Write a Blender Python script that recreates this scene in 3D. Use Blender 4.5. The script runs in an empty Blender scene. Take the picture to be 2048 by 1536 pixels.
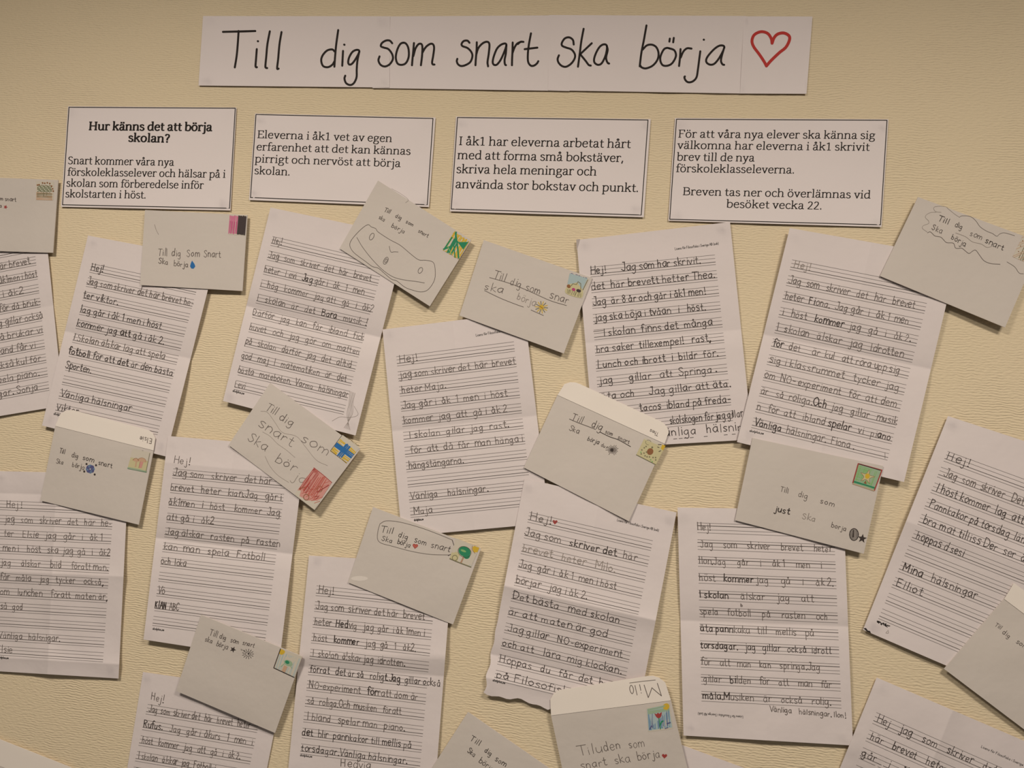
import bpy, math, random
import numpy as np
from mathutils import Matrix

# ------------------------------------------------------------------ camera, light, exposure
SC = bpy.context.scene
COL = SC.collection
F_PX = 1256.97                       # focal length for a 2048 px wide frame
YAW, PITCH, ROLL, TWIST = map(math.radians, (6.8049, 1.9071, 7.0934, -3.35))
DIST = 0.870784                      # camera to wall, metres
EYE = 1.55                           # eye height of the camera


def rot(yaw, pitch, roll):
    cy, sy, cp, sp, cr, sr = math.cos(yaw), math.sin(yaw), math.cos(pitch), math.sin(pitch), math.cos(roll), math.sin(roll)
    return (np.array([[cy, 0, sy], [0, 1, 0], [-sy, 0, cy]]) @ np.array([[1, 0, 0], [0, cp, -sp], [0, sp, cp]])
            @ np.array([[cr, -sr, 0], [sr, cr, 0], [0, 0, 1]]))


ct, st = math.cos(TWIST), math.sin(TWIST)
TW = np.array([[ct, -st, 0], [st, ct, 0], [0, 0, 1]])
W2 = np.array([[1, 0, 0], [0, 0, -1], [0, 1, 0]])
CAMR = W2 @ TW @ rot(YAW, PITCH, ROLL)
CAMP = np.array([0, -DIST, EYE])

cam = bpy.data.cameras.new('camera')
cam.sensor_width = 36
cam.lens = F_PX / 2048 * 36
cam.clip_start = 0.01
camo = bpy.data.objects.new('camera', cam)
COL.objects.link(camo)
m = Matrix([list(r) for r in CAMR]).to_4x4()
m.translation = CAMP
camo.matrix_world = m
SC.camera = camo

world = bpy.data.worlds.new('world')
SC.world = world
world.use_nodes = True
bg = world.node_tree.nodes['Background']
bg.inputs[0].default_value = (1.0, 0.93, 0.84, 1)
bg.inputs[1].default_value = 0.13


def area(name, x, y, z, sx, sy, power, color):
    l = bpy.data.lights.new(name, 'AREA')
    l.shape = 'RECTANGLE'
    l.size, l.size_y = sx, sy
    l.energy = power
    l.color = color
    l.spread = math.radians(170)
    o = bpy.data.objects.new(name, l)
    o.location = (x, y, z)
    COL.objects.link(o)
    return o


area('ceiling_lamp_left', -0.68, -1.15, 2.46, 0.36, 0.2, 25, (1.0, 0.92, 0.80))
area('ceiling_lamp_right', 0.56, -1.15, 2.46, 0.36, 0.2, 21.5, (1.0, 0.92, 0.80))

SC.view_settings.view_transform = 'Standard'
SC.view_settings.look = 'None'
SC.view_settings.exposure = -0.06
SC.view_settings.gamma = 1.0
SC.view_settings.use_curve_mapping = False


# ------------------------------------------------------------------ helpers
def at(px, z):
    """image points (n,2) of the survey photograph -> points at height z (n,) in front of the wall, world metres"""
    px = np.asarray(px, float).reshape(-1, 2)
    d = np.stack([(px[:, 0] - 1024) / F_PX, -(px[:, 1] - 768) / F_PX, -np.ones(len(px))], 1) @ CAMR.T
    t = (-np.asarray(z) - CAMP[1]) / d[:, 1]
    return CAMP + d * t[:, None]


def srgb(r, g, b):
    f = lambda c: (c / 255 / 12.92) if c / 255 <= 0.04045 else ((c / 255 + 0.055) / 1.055) ** 2.4
    return (f(r), f(g), f(b), 1)


MATS = {}


def mat(name, col, rough=0.9, spec=0.2):
    if name in MATS:
        return MATS[name]
    mm = bpy.data.materials.new(name)
    mm.use_nodes = True
    b = mm.node_tree.nodes['Principled BSDF']
    b.inputs['Base Color'].default_value = col
    b.inputs['Roughness'].default_value = rough
    b.inputs['Specular IOR Level'].default_value = spec
    MATS[name] = mm
    return mm


def paper(name, col, col2, rough=0.85, fibre=0.04):
    if name in MATS:
        return MATS[name]
    mm = mat(name, col, rough, 0.15)
    nt = mm.node_tree
    n, l = nt.nodes, nt.links
    b = n['Principled BSDF']
    tc = n.new('ShaderNodeTexCoord')
    no = n.new('ShaderNodeTexNoise')
    no.inputs['Scale'].default_value = 14
    no.inputs['Detail'].default_value = 3
    mx = n.new('ShaderNodeMix')
    mx.data_type = 'RGBA'
    mx.inputs['A'].default_value = col
    mx.inputs['B'].default_value = col2
    l.new(tc.outputs['Object'], no.inputs['Vector'])
    l.new(no.outputs['Fac'], mx.inputs['Factor'])
    at_ = n.new('ShaderNodeAttribute')
    at_.attribute_name = 'stain'
    m2 = n.new('ShaderNodeMix')
    m2.data_type = 'RGBA'
    m2.inputs['B'].default_value = (col[0] * .62, col[1] * .62, col[2] * .64, 1)
    l.new(at_.outputs['Fac'], m2.inputs['Factor'])
    l.new(mx.outputs['Result'], m2.inputs['A'])
    l.new(m2.outputs['Result'], b.inputs['Base Color'])
    nf = n.new('ShaderNodeTexNoise')
    nf.inputs['Scale'].default_value = 60
    nf.inputs['Detail'].default_value = 2
    bp = n.new('ShaderNodeBump')
    bp.inputs['Strength'].default_value = fibre
    bp.inputs['Distance'].default_value = 0.002
    l.new(tc.outputs['Object'], nf.inputs['Vector'])
    l.new(nf.outputs['Fac'], bp.inputs['Height'])
    l.new(bp.outputs['Normal'], b.inputs['Normal'])
    return mm


PAPER = paper('copy_paper', (0.675, 0.59, 0.585, 1), (0.655, 0.58, 0.56, 1), fibre=0.2)
PAPER2 = paper('info_paper', (0.725, 0.64, 0.635, 1), (0.70, 0.625, 0.61, 1), fibre=0.08)
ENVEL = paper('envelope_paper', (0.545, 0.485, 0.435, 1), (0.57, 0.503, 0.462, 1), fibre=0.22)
FLAP = paper('flap_paper', (0.79, 0.705, 0.635, 1), (0.77, 0.69, 0.625, 1), fibre=0.05)  # paler than the body, partly brightness from the flap's tilt painted in
INK = {
    'print': mat('printed_black', (0.02, 0.016, 0.014, 1)),
    'rule': mat('rule_grey', (0.20, 0.175, 0.17, 1)),
    'rule_dark': mat('rule_dark_grey', (0.10, 0.085, 0.08, 1)),
    'pencil': mat('pencil_grey', (0.125, 0.10, 0.09, 1)),
    'light': mat('pencil_light', (0.27, 0.225, 0.20, 1)),
    'dark': mat('pencil_dark', (0.05, 0.038, 0.034, 1)),
    'marker': mat('marker_black', (0.018, 0.012, 0.010, 1), 0.7),
    'red': mat('marker_red', (0.45, 0.028, 0.022, 1), 0.6),
    'crayon_red': mat('crayon_red', (0.46, 0.11, 0.085, 1)),
    'crayon_red2': mat('crayon_deep_red', (0.33, 0.05, 0.045, 1)),
    'pink': mat('crayon_pink', (0.55, 0.17, 0.27, 1)),
    'pink2': mat('crayon_deep_pink', (0.42, 0.06, 0.17, 1)),
    'black': mat('crayon_black', (0.06, 0.045, 0.045, 1)),
    'blue': mat('crayon_blue', (0.03, 0.14, 0.36, 1)),
    'blue2': mat('crayon_soft_blue', (0.16, 0.26, 0.37, 1)),
    'violet': mat('crayon_violet', (0.09, 0.09, 0.21, 1)),
    'yellow': mat('crayon_yellow', (0.58, 0.38, 0.04, 1)),
    'pale_yellow': mat('crayon_pale_yellow', (0.52, 0.46, 0.27, 1)),
    'green': mat('crayon_green', (0.03, 0.22, 0.11, 1)),
    'lime': mat('crayon_lime', (0.22, 0.40, 0.16, 1)),
    'soft_green': mat('crayon_soft_green', (0.30, 0.40, 0.27, 1)),
    'olive': mat('crayon_olive', (0.19, 0.17, 0.10, 1)),
    'soft_red': mat('crayon_soft_red', (0.56, 0.27, 0.235, 1)),
    'brown': mat('crayon_brown', (0.25, 0.11, 0.05, 1)),
    'tan': mat('crayon_tan', (0.52, 0.33, 0.22, 1)),
    'sky': mat('crayon_sky', (0.36, 0.44, 0.45, 1)),
    'stamp': mat('stamp_paper', (0.55, 0.49, 0.41, 1)),
    'smudge': mat('grey_smudge', (0.42, 0.36, 0.34, 1)),
    'white_gel': mat('white_correction', (0.66, 0.59, 0.54, 1)),
}


class Mesh:
    def __init__(s):
        s.v, s.f, s.m, s.mats, s.n = [], [], [], [], 0

    def slot(s, material):
        if material not in s.mats:
            s.mats.append(material)
        return s.mats.index(material)

    def add(s, verts, faces, material):
        k = s.slot(material)
        s.v.append(np.asarray(verts, float))
        s.f += [tuple(i + s.n for i in f) for f in faces]
        s.m += [k] * len(faces)
        s.n += len(verts)

    def build(s, name, parent=None, smooth=False, origin=None):
        if not s.n:
            return None
        V = np.concatenate(s.v)
        off = np.zeros(3)
        if parent is not None:
            off = np.array(parent['_o'])
            if origin is None:
                origin = V.mean(0)
        elif origin is None:
            origin = V.mean(0)
        me = bpy.data.meshes.new(name)
        me.from_pydata([tuple(p) for p in (V - origin)], [], s.f)
        for mm in s.mats:
            me.materials.append(mm)
        me.polygons.foreach_set('material_index', s.m)
        if smooth:
            me.polygons.foreach_set('use_smooth', [True] * len(s.f))
        me.update()
        o = bpy.data.objects.new(name, me)
        COL.objects.link(o)
        o.location = tuple(np.asarray(origin) - off)
        o['_o'] = [float(c) for c in origin]
        if parent is not None:
            o.parent = parent
        return o


def homography(q):
    """unit square (0,0)(1,0)(1,1)(0,1) -> quad TL TR BR BL"""
    A, B = [], []
    for (u, v), (x, y) in zip([(0, 0), (1, 0), (1, 1), (0, 1)], q):
        A += [[u, v, 1, 0, 0, 0, -u * x, -v * x], [0, 0, 0, u, v, 1, -u * y, -v * y]]
        B += [x, y]
    h = np.linalg.solve(np.array(A, float), np.array(B, float))
    return np.append(h, 1).reshape(3, 3)


def hmap(H, p):
    p = np.asarray(p, float).reshape(-1, 2)
    r = np.c_[p, np.ones(len(p))] @ H.T
    return r[:, :2] / r[:, 2:]


MM = 0.001


STACK = []


class Sheet:
    """A rectangular piece of paper hung on the wall: quad in survey pixels, height field in mm"""

    def __init__(s, q, z0, thick=0.25, hcrease=(), vcrease=(), lift=0, seed=1, wav=0.6, size=(210, 297), res=(40, 60),
                 curl=(), tack=True, puff=0, stack=None):
        s.H = homography(q)
        s.Hi = np.linalg.inv(s.H)
        s.q = q
        s.thick = thick
        # grid lines crowd along each fold so that it shades as a sharp crease
        def lines(n, folds):
            g = [x for x in np.linspace(0, 1, n + 1) if all(abs(x - p) > .008 for p in folds)]
            for p in folds:
                g += [p - .005, p, p + .005]
            return np.array(sorted(g))
        s.folds = [c[0] for c in vcrease]
        s.gu = lines(res[0], [c[0] for c in vcrease])
        s.gv = lines(res[1], [c[0] for c in hcrease if len(c) < 4])
        s.nu, s.nv = len(s.gu) - 1, len(s.gv) - 1
        U, V = np.meshgrid(s.gu, s.gv)
        X, Y = U * size[0], V * size[1]
        rnd = random.Random(seed)
        Z = np.full_like(U, float(z0)) + lift * V
        hcrease = [(c[0], c[1] * 1.9, c[2] * 1.2) + tuple(c[3:]) for c in hcrease]
        for c in hcrease:                       # position, amplitude (+ ridge, - valley), width mm, tilt
            p, a, w = c[:3]
            t = c[3] if len(c) > 3 else 0
            d = np.abs((V - p - t * (U - .5)) * size[1])
            Z += abs(a) * np.exp(-d / w) if a > 0 else abs(a) * (1 - np.exp(-d / w))
        vcrease = [(p, a * 1.3, w * .9) for p, a, w in vcrease]
        for p, a, w in vcrease:
            d = np.abs((U - p) * size[0])
            Z += abs(a) * np.exp(-d / w) if a > 0 else abs(a) * (1 - np.exp(-d / w))
        for _ in range(4):
            ang, wl, ph = rnd.uniform(0, 6.28), rnd.uniform(60, 150), rnd.uniform(0, 6.28)
            Z += wav * .5 * (1 + np.sin((X * math.cos(ang) + Y * math.sin(ang)) / wl * 6.28 + ph)) * .5
        for cu, cv, a, r in curl:               # local lifts: centre u,v, height, radius mm
            d2 = ((U - cu) * size[0]) ** 2 + ((V - cv) * size[1]) ** 2
            Z += a * np.exp(-d2 / r / r)
        if tack:
            for cu, cv in ((9, 9), (size[0] - 9, 9), (9, size[1] - 9), (size[0] - 9, size[1] - 9)):
                d2 = (X - cu) ** 2 + (Y - cv) ** 2
                Z += .55 * np.exp(-d2 / 30)
        if puff:
            Z += puff * (16 * U * (1 - U) * V * (1 - V)) ** .6
        # grease from the adhesive dots behind the corners
        s.stain = np.zeros_like(Z)
        if tack:
            for cu, cv in ((10, 10), (size[0] - 10, 10), (10, size[1] - 10), (size[0] - 10, size[1] - 10)):
                du, dv = X - cu - rnd.uniform(-3, 3), Y - cv - rnd.uniform(-3, 3)
                s.stain += rnd.uniform(.05, .5) * np.exp(-(du * du + dv * dv) / rnd.uniform(16, 42))
        s.Z = Z
        s.size = size
        if stack:
            s.settle(stack)
            STACK.append(s)

    def settle(s, how):
        """raise this piece so that it lies on top of whatever already hangs under it"""
        U, V = np.meshgrid(s.gu, s.gv)
        px = hmap(s.H, np.c_[U.ravel(), V.ravel()])
        req = np.full(U.size, -1e9)
        for o in STACK:
            uv = hmap(o.Hi, px)
            m_ = .03 if how == 'rigid' else .02
            ins = (uv[:, 0] > -m_) & (uv[:, 0] < 1 + m_) & (uv[:, 1] > -m_) & (uv[:, 1] < 1 + m_)
            if ins.any():
                z = o.z(uv)
                req = np.where(ins, np.maximum(req, z + s.thick + .35), req)
        # corners of the lower pieces that fall between this piece's grid points are covered by the margin
        req = req.reshape(U.shape)
        d = req - s.Z
        if d.max() <= 0:
            return
        if how == 'rigid':
            # tilt and raise as a flat card: least raise of a plane that clears everything
            best = None
            for tx in np.linspace(-5, 5, 21):
                for ty in np.linspace(-5, 5, 21):
                    P = tx * (U - .5) + ty * (V - .5)
                    c = (d - P).max()
                    if (P + c).min() < -.6:
                        c = -.6 - P.min()
                    cost = (P + c).mean() + .04 * (abs(tx) + abs(ty))
                    if best is None or cost < best[0]:
                        best = (cost, P + c)
            s.Z = s.Z + best[1]
        else:
            k = np.maximum(d, 0)
            for _ in range(7):                  # drape: spread the raise smoothly outwards
                e = np.pad(k, 1, mode='edge')
                k = np.maximum(k, .82 * np.max([e[:-2, 1:-1], e[2:, 1:-1], e[1:-1, :-2], e[1:-1, 2:]], axis=0))
            s.Z = s.Z + k

    def z(s, uv):
        u, v = np.clip(uv[:, 0], 0, 1), np.clip(uv[:, 1], 0, 1)
        i = np.clip(np.searchsorted(s.gu, u, 'right') - 1, 0, s.nu - 1)
        j = np.clip(np.searchsorted(s.gv, v, 'right') - 1, 0, s.nv - 1)
        a, b = (u - s.gu[i]) / (s.gu[i + 1] - s.gu[i]), (v - s.gv[j]) / (s.gv[j + 1] - s.gv[j])
        Z = s.Z
        return (Z[j, i] * (1 - a) * (1 - b) + Z[j, i + 1] * a * (1 - b) + Z[j + 1, i] * (1 - a) * b + Z[j + 1, i + 1] * a * b)

    def world(s, px, dz):
        px = np.asarray(px, float).reshape(-1, 2)
        return at(px, (s.z(hmap(s.Hi, px)) + dz) * MM)

    def up(s, x, y):
        """pixel direction of the sheet's own 'up' at a point"""
        uv = hmap(s.Hi, [(x, y)])[0]
        a = hmap(s.H, [(uv[0], uv[1] - .02)])[0] - np.array([x, y])
        return a / np.hypot(*a)

    def uvpx(s, pts):
        return hmap(s.H, pts)

    def paper(s, name, material, cut=None):
        nu, nv = s.nu, s.nv
        U, V = np.meshgrid(s.gu, s.gv)
        px = hmap(s.H, np.c_[U.ravel(), V.ravel()])
        if cut is not None:
            px = cut(px, U.ravel(), V.ravel())
        zz = s.Z.ravel()
        top = at(px, zz * MM)
        # the sheet's back keeps the front's outline on the wall
        bot = top.copy()
        bot[:, 1] += s.thick * MM
        w = nu + 1
        n = w * (nv + 1)
        faces = []
        for j in range(nv):
            for i in range(nu):
                a = j * w + i
                faces.append((a, a + w, a + w + 1, a + 1))
                faces.append((n + a, n + a + 1, n + a + w + 1, n + a + w))
        ring = [i for i in range(nu)] + [j * w + nu for j in range(nv)] + [nv * w + nu - i for i in range(nu)] + [(nv - j) * w for j in range(nv)]
        for k in range(len(ring)):
            a, b = ring[k], ring[(k + 1) % len(ring)]
            kk = (k + 1) % len(ring)
            faces.append((2 * n + k, 2 * n + kk, 2 * n + len(ring) + kk, 2 * n + len(ring) + k))
        M = Mesh()
        M.add(np.concatenate([top, bot, top[ring], bot[ring]]), faces, material)
        o = M.build(name)
        at_ = o.data.attributes.new('stain', 'FLOAT', 'POINT')
        sv = np.zeros(len(o.data.vertices), 'f')
        sv[:n] = np.clip(s.stain.ravel(), 0, 1)
        at_.data.foreach_set('value', sv)
        o.data.polygons.foreach_set('use_smooth', [True] * (2 * nu * nv) + [False] * len(ring))
        return o


def smooth(pts, n=5):
    p = np.asarray(pts, float)
    if len(p) < 3:
        return p
    closed = np.hypot(*(p[0] - p[-1])) < 1e-6
    e = np.vstack([p[-2] if closed else 2 * p[0] - p[1], p, p[1] if closed else 2 * p[-1] - p[-2]])
    out = []
    for i in range(1, len(e) - 2):
        a, b, c, d = e[i - 1], e[i], e[i + 1], e[i + 2]
        for t in np.arange(n) / n:
            out.append(.5 * (2 * b + (c - a) * t + (2 * a - 5 * b + 4 * c - d) * t * t + (3 * b - a - 3 * c + d) * t ** 3))
    out.append(p[-1])
    return np.array(out)


def ribbon(M, sh, pts, w, material, dz=.19, caps=False):
    """stroke of width w (px, or per-point array) along pixel points"""
    p = np.asarray(pts, float)
    if len(p) == 1 or (len(p) == 2 and np.hypot(*(p[1] - p[0])) < 1e-3):
        c = p[0]
        r = w / 2
        ring = [(c[0] + r * math.cos(k * math.pi / 4), c[1] + r * math.sin(k * math.pi / 4)) for k in range(8)]
        M.add(sh.world(ring, dz), [tuple(range(7, -1, -1))], material)
        return
    t = np.gradient(p, axis=0)
    t /= np.maximum(np.hypot(t[:, 0], t[:, 1]), 1e-9)[:, None]
    nrm = np.c_[-t[:, 1], t[:, 0]]
    ww = np.broadcast_to(np.asarray(w, float), (len(p),))[:, None] / 2
    if not caps:
        p = p.copy()
        p[0] -= t[0] * ww[0] * .5
        p[-1] += t[-1] * ww[-1] * .5
    L, R = p + nrm * ww, p - nrm * ww
    n = len(p)
    M.add(sh.world(np.vstack([L, R]), dz), [(i, i + 1, n + i + 1, n + i) for i in range(n - 1)], material)
    if caps:
        for e, r in ((p[0], ww[0, 0]), (p[-1], ww[-1, 0])):
            ring = [(e[0] + r * math.cos(k * math.pi / 5), e[1] + r * math.sin(k * math.pi / 5)) for k in range(10)]
            M.add(sh.world(ring, dz + .03), [tuple(range(9, -1, -1))], material)


def fill(M, sh, pts, material, dz=.12):
    p = np.asarray(pts, float)
    c = p.mean(0)
    n = len(p)
    M.add(sh.world(np.vstack([p, c]), dz), [(n, (i + 1) % n, i) for i in range(n)], material)


# ------------------------------------------------------------------ stroke alphabets (x-height = 10, y up; '-' = straight strokes)
HAND = {
    'a': (11, "8 8 5 10 1 7 1 3 4 0 7 3 8 8;-8 10 8 1 9 0"), 'b': (10, "-1 18 1 0;1 6 4 9.5 8 6 7 1 3 0 1 1"),
    'c': (9, "8 8 5 10 1 7 1 3 4 0 8 2"), 'd': (11, "8 7 4 10 1 6 2 1 5 0 8 4;-8 18 8 0"),
    'e': (10, "1 5 5 5 8 6 7 9 4 10 1 7 1 3 4 0 8 2"), 'f': (8, "8 16 6 18 3 16 3 10 3 0;-0 10 7 10"),
    'g': (11, "8 8 5 10 1 7 1 3 4 1 7 4 8 8;8 10 8 2 8 -4 5 -7 1 -5"), 'h': (10, "-1 18 1 0;1 6 4 10 7 8 7 4 7 0"),
    'i': (4, "-2 10 2 0;-2 14 2 15"), 'j': (6, "4 10 4 2 4 -4 2 -7 -1 -5;-4 14 4 15"),
    'k': (9, "-1 18 1 0;-7 10 1 5 8 0"), 'l': (4.5, "-2 18 2 0"),
    'm': (15, "-1 10 1 0;1 6 4 10 7 7 7 0;7 6 10 10 13 7 13 0"), 'n': (10, "-1 10 1 0;1 6 4 10 8 7 8 0"),
    'o': (10, "5 10 1 7 1 3 4 0 8 3 8 7 5 10"), 'p': (10, "-1 10 1 -8;1 7 4 10 8 7 7 2 4 0 1 2"),
    'q': (10, "8 8 5 10 1 7 1 3 4 0 8 4;-8 10 8 -8"), 'r': (8, "-1 10 1 0;1 6 4 10 7 9"),
    's': (9, "7 9 4 10 1 8 4 5 7 3 5 0 1 1"), 't': (8, "3 16 3 8 3 2 5 0 7 1;-0 10 6 10"),
    'u': (10, "1 10 1 3 4 0 7 3 8 6;-8 10 8 0"), 'v': (9, "-0 10 4 0;-4 0 8 10"), 'x': (9, "-0 10 8 0;-8 10 0 0"),
    'y': (9, "-1 10 4 2;-8 10 2 -7"), 'z': (9, "-0 10 8 10;-8 10 0 0;-0 0 8 0"),
    'A': (13, "-0 0 6 18;-6 18 12 0;-3 7 9 7"), 'B': (12, "-1 18 1 0;1 18 8 16 8 11 1 10;1 10 9 8 9 2 1 0"),
    'C': (12, "10 15 6 18 1 12 1 5 6 0 10 3"), 'D': (13, "-1 18 1 0;1 18 8 16 11 9 8 2 1 0"),
    'E': (11, "-1 18 1 0;-1 18 9 18;-1 9 8 9;-1 0 9 0"), 'F': (11, "-1 18 1 0;-1 18 9 18;-1 10 7 10"),
    'H': (13, "-1 18 1 0;-10 18 10 0;-1 9 10 9"), 'I': (5, "-2 18 2 0"), 'J': (10, "8 18 8 8 7 1 4 0 0 3;-4 18 9 18"),
    'K': (11, "-1 18 1 0;-9 18 1 8;-3 9 10 0"), 'L': (10, "-1 18 1 0;-1 0 8 0"),
    'M': (15, "-1 0 1 18;-1 18 7 5;-7 5 13 18;-13 18 13 0"), 'N': (13, "-1 0 1 18;-1 18 10 0;-10 0 10 18"),
    'O': (13, "6 18 1 12 1 5 6 0 11 5 11 12 6 18"), 'P': (11, "-1 18 1 0;1 18 8 17 9 12 1 9"),
    'R': (12, "-1 18 1 0;1 18 8 17 9 12 1 9;-3 9 10 0"), 'S': (11, "9 15 6 18 1 15 4 10 9 6 7 1 4 0 0 3"),
    'T': (12, "-0 18 12 18;-6 18 6 0"), 'V': (12, "-0 18 5 0;-5 0 11 18"), 'G': (12, "10 15 6 18 1 12 1 5 6 0 11 4 11 8 7 8"),
    '1': (7, "-1 14 4 18;-4 18 4 0"), '2': (10, "1 14 4 18 8 15 6 8 0 0;-0 0 9 0"), '8': (10, "5 10 1 13 4 18 8 14 5 10 1 5 4 0 8 4 5 10"),
    '.': (4, "-1.5 0 2.5 .6"), ',': (4, "-3 1 1 -3"), '!': (6, "-3 18 3 5;-3 0 3 .8"), '-': (8, "-1 6 7 6"), '(': (5, "4 18 1 9 4 -3"), ')': (5, "1 18 4 9 1 -3"),
}
RING = ";{0} 14 {1} 15.5 {0} 17 {2} 15.5 {0} 14"
for base, new in (('a', 'å'), ('a', 'ä'), ('o', 'ö')):
    a, g = HAND[base]
    HAND[new] = (a, g + (";4.5 13 3.2 14.5 4.5 16 5.8 14.5 4.5 13" if new == 'å' else ";-3 14 3 15.3;-6.5 14 6.5 15.3"))

SERIF = {
    'a': (10.3, "2 8 3.2 9.7 6 9.8 7.3 8.4 7.4 6 7.4 1.8 8.3 .5 9.8 .6;7.4 5.6 3.4 5 1.6 2.8 2.6 .6 5 .3 7.4 2.4"),
    'b': (11.3, "-2.4 15 2.4 .6;-.6 14.8 2.4 14.8;2.4 7.8 5.8 9.7 9.2 8.3 9.9 5 8.6 1.3 5.4 .2 2.4 1.4"),
    'c': (9.3, "8.4 8.2 6 9.8 2.8 8.5 1.6 5 2.8 1.4 5.6 .2 8.8 1.6"),
    'd': (11.6, "-9 15 9 .5;-7 14.8 9 14.8;-9 .5 11 .5;9 8.6 6 9.7 2.8 8.4 1.6 5 2.6 1.4 5.2 .3 9 2.4"),
    'e': (10.2, "1.8 5.6 8.7 5.6;8.7 5.6 8 8.8 5.4 9.8 2.6 8.2 1.6 5 2.8 1.4 5.6 .2 8.9 1.6"),
    'f': (7, "8.2 14.2 6 15.2 4 14 3.4 11.5 3.4 .4;-.8 9.4 6.8 9.4;-1.2 .4 6 .4"),
    'g': (10.5, "5 9.8 2.4 8.6 2.2 5.6 5 4.3 7.8 5.8 7.8 8.6 5 9.8;-7.2 9.2 10.2 9.2;3.2 4.6 2.2 2.8 3.4 1.5 7.6 1 9.3 -.8 8.4 -3.4 5 -4.4 1.8 -3.4 1.4 -1.4 3.4 1"),
    'h': (12, "-2.5 15 2.5 .4;-.7 14.8 2.5 14.8;-.7 .4 4.4 .4;2.5 7.8 5.4 9.7 8.6 9 9.3 6.4 9.3 .4;-7.5 .4 11.3 .4"),
    'i': (5.8, "-3 9.6 3 .4;-1 9.4 3 9.4;-1 .4 5 .4;-3 13 3 14.4"), 'j': (5.8, "3.6 9.6 3.6 4 3.5 -2 2.4 -4.2 .2 -4.4;-1.4 9.4 3.6 9.4;-3.5 13 3.5 14.4"),
    'k': (11.3, "-2.5 15 2.5 .4;-.7 14.8 2.5 14.8;-.7 .4 4.3 .4;-8.8 9.4 2.8 4.8;-5 6.4 9.4 .5;-6.6 9.4 10.6 9.4;-7.6 .4 11 .4"),
    'l': (5.8, "-3 15 3 .4;-1 14.8 3 14.8;-1 .4 5 .4"),
    'm': (17.8, "-2.5 9.6 2.5 .4;-.7 9.4 2.5 9.4;-.7 .4 4.3 .4;2.5 7.8 5 9.7 7.8 9 8.7 6.4 8.7 .4;-7 .4 10.5 .4;8.7 7.8 11.4 9.7 14.2 9 15.1 6.4 15.1 .4;-13.3 .4 17 .4"),
    'n': (12, "-2.5 9.6 2.5 .4;-.7 9.4 2.5 9.4;-.7 .4 4.3 .4;2.5 7.8 5.4 9.7 8.6 9 9.3 6.4 9.3 .4;-7.5 .4 11.3 .4"),
    'o': (11, "5.5 9.8 2.4 8.2 1.6 5 2.6 1.6 5.5 .2 8.4 1.8 9.4 5 8.6 8.2 5.5 9.8"),
    'p': (11.4, "-2.5 9.6 2.5 -4.6;-.7 9.4 2.5 9.4;-.7 -4.6 4.6 -4.6;2.5 7.8 5.8 9.7 9.2 8.3 9.9 5 8.6 1.3 5.4 .2 2.5 1.4"),
    'r': (8.3, "-2.5 9.6 2.5 .4;-.7 9.4 2.5 9.4;-.7 .4 4.8 .4;2.5 7.4 4.6 9.5 6.6 9.7 7.8 8.6"),
    's': (8.6, "7 8.4 4.6 9.8 2 8.8 2.2 6.4 6.2 4.6 7.4 2.6 6 .5 3.4 .2 1.2 1.6"),
    't': (7.2, "3.2 12.4 3.2 8 3.2 2.2 4.4 .5 6.8 .7;-.8 9.3 6.6 9.3"),
    'u': (12, "2.5 9.6 2.5 3.6 3.4 1 6 .3 9.3 2.2;-9.3 9.6 9.3 .4;-.7 9.4 2.5 9.4;-7.5 9.4 9.3 9.4;-9.3 .4 11.3 .4"),
    'v': (10.4, "-1.8 9.4 5.4 .4;-5.4 .4 8.8 9.4;-.3 9.4 4 9.4;-6.8 9.4 10.4 9.4"),
    'y': (10.4, "-1.8 9.4 5.4 .6;8.8 9.4 5.4 .4 3.6 -3.4 .8 -4.4;-.3 9.4 4 9.4;-6.8 9.4 10.4 9.4"),
    'B': (13, "-2.8 13.8 2.8 .4;-.8 13.8 7 13.8;7 13.8 10 12.6 10 8.8 6.6 7.4;-2.8 7.4 6.6 7.4;6.6 7.4 11 6.4 11 1.8 7 .4;-.8 .4 7 .4"),
    'E': (12, "-2.8 13.8 2.8 .4;-.8 13.8 10.4 13.8;-10.2 13.8 10.2 11;-2.8 7.4 8.6 7.4;-.8 .4 10.8 .4;-10.8 .4 10.8 3.4"),
    'F': (11.6, "-2.8 13.8 2.8 .4;-.8 13.8 10.4 13.8;-10.2 13.8 10.2 11;-2.8 7.2 8.6 7.2;-.8 .4 5 .4"),
    'H': (15, "-2.8 13.8 2.8 .4;-12 13.8 12 .4;-.8 13.8 4.8 13.8;-.8 .4 4.8 .4;-10 13.8 14 13.8;-10 .4 14 .4;-2.8 7.2 12 7.2"),
    'I': (6.4, "-3.2 13.8 3.2 .4;-1 13.8 5.4 13.8;-1 .4 5.4 .4"),
    'S': (11, "9 12 6.6 13.9 3 13 2 10.4 4 8 8 6.2 9.4 3.6 7.8 .8 4.4 .1 1.4 2"),
    '1': (10, "-5.2 13.6 5.2 .4;-2 12 5.2 13.6;-2.4 .4 8.2 .4"), '2': (10, "1.8 11.6 4 13.6 7.4 12.6 7.6 9.2 5 5 1.4 .8;-1.2 .5 8.8 .5"),
    '.': (4.5, "-2.2 .3 2.2 1.7"), ',': (4.5, "-2.8 1.6 1.6 -2.2"), '?': (9, "1.8 11.8 3.6 13.8 7 13 7.4 10 5.2 7 4.6 4.2;-4.6 .3 4.6 1.7"),
}
for base, new in (('a', 'å'), ('a', 'ä'), ('o', 'ö')):
    a, g = SERIF[base]
    SERIF[new] = (a, g + (";5 12.2 3.6 13.6 5 15 6.4 13.6 5 12.2" if new == 'å' else ";-3.4 12.4 3.4 13.8;-7.2 12.4 7.2 13.8"))


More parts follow.
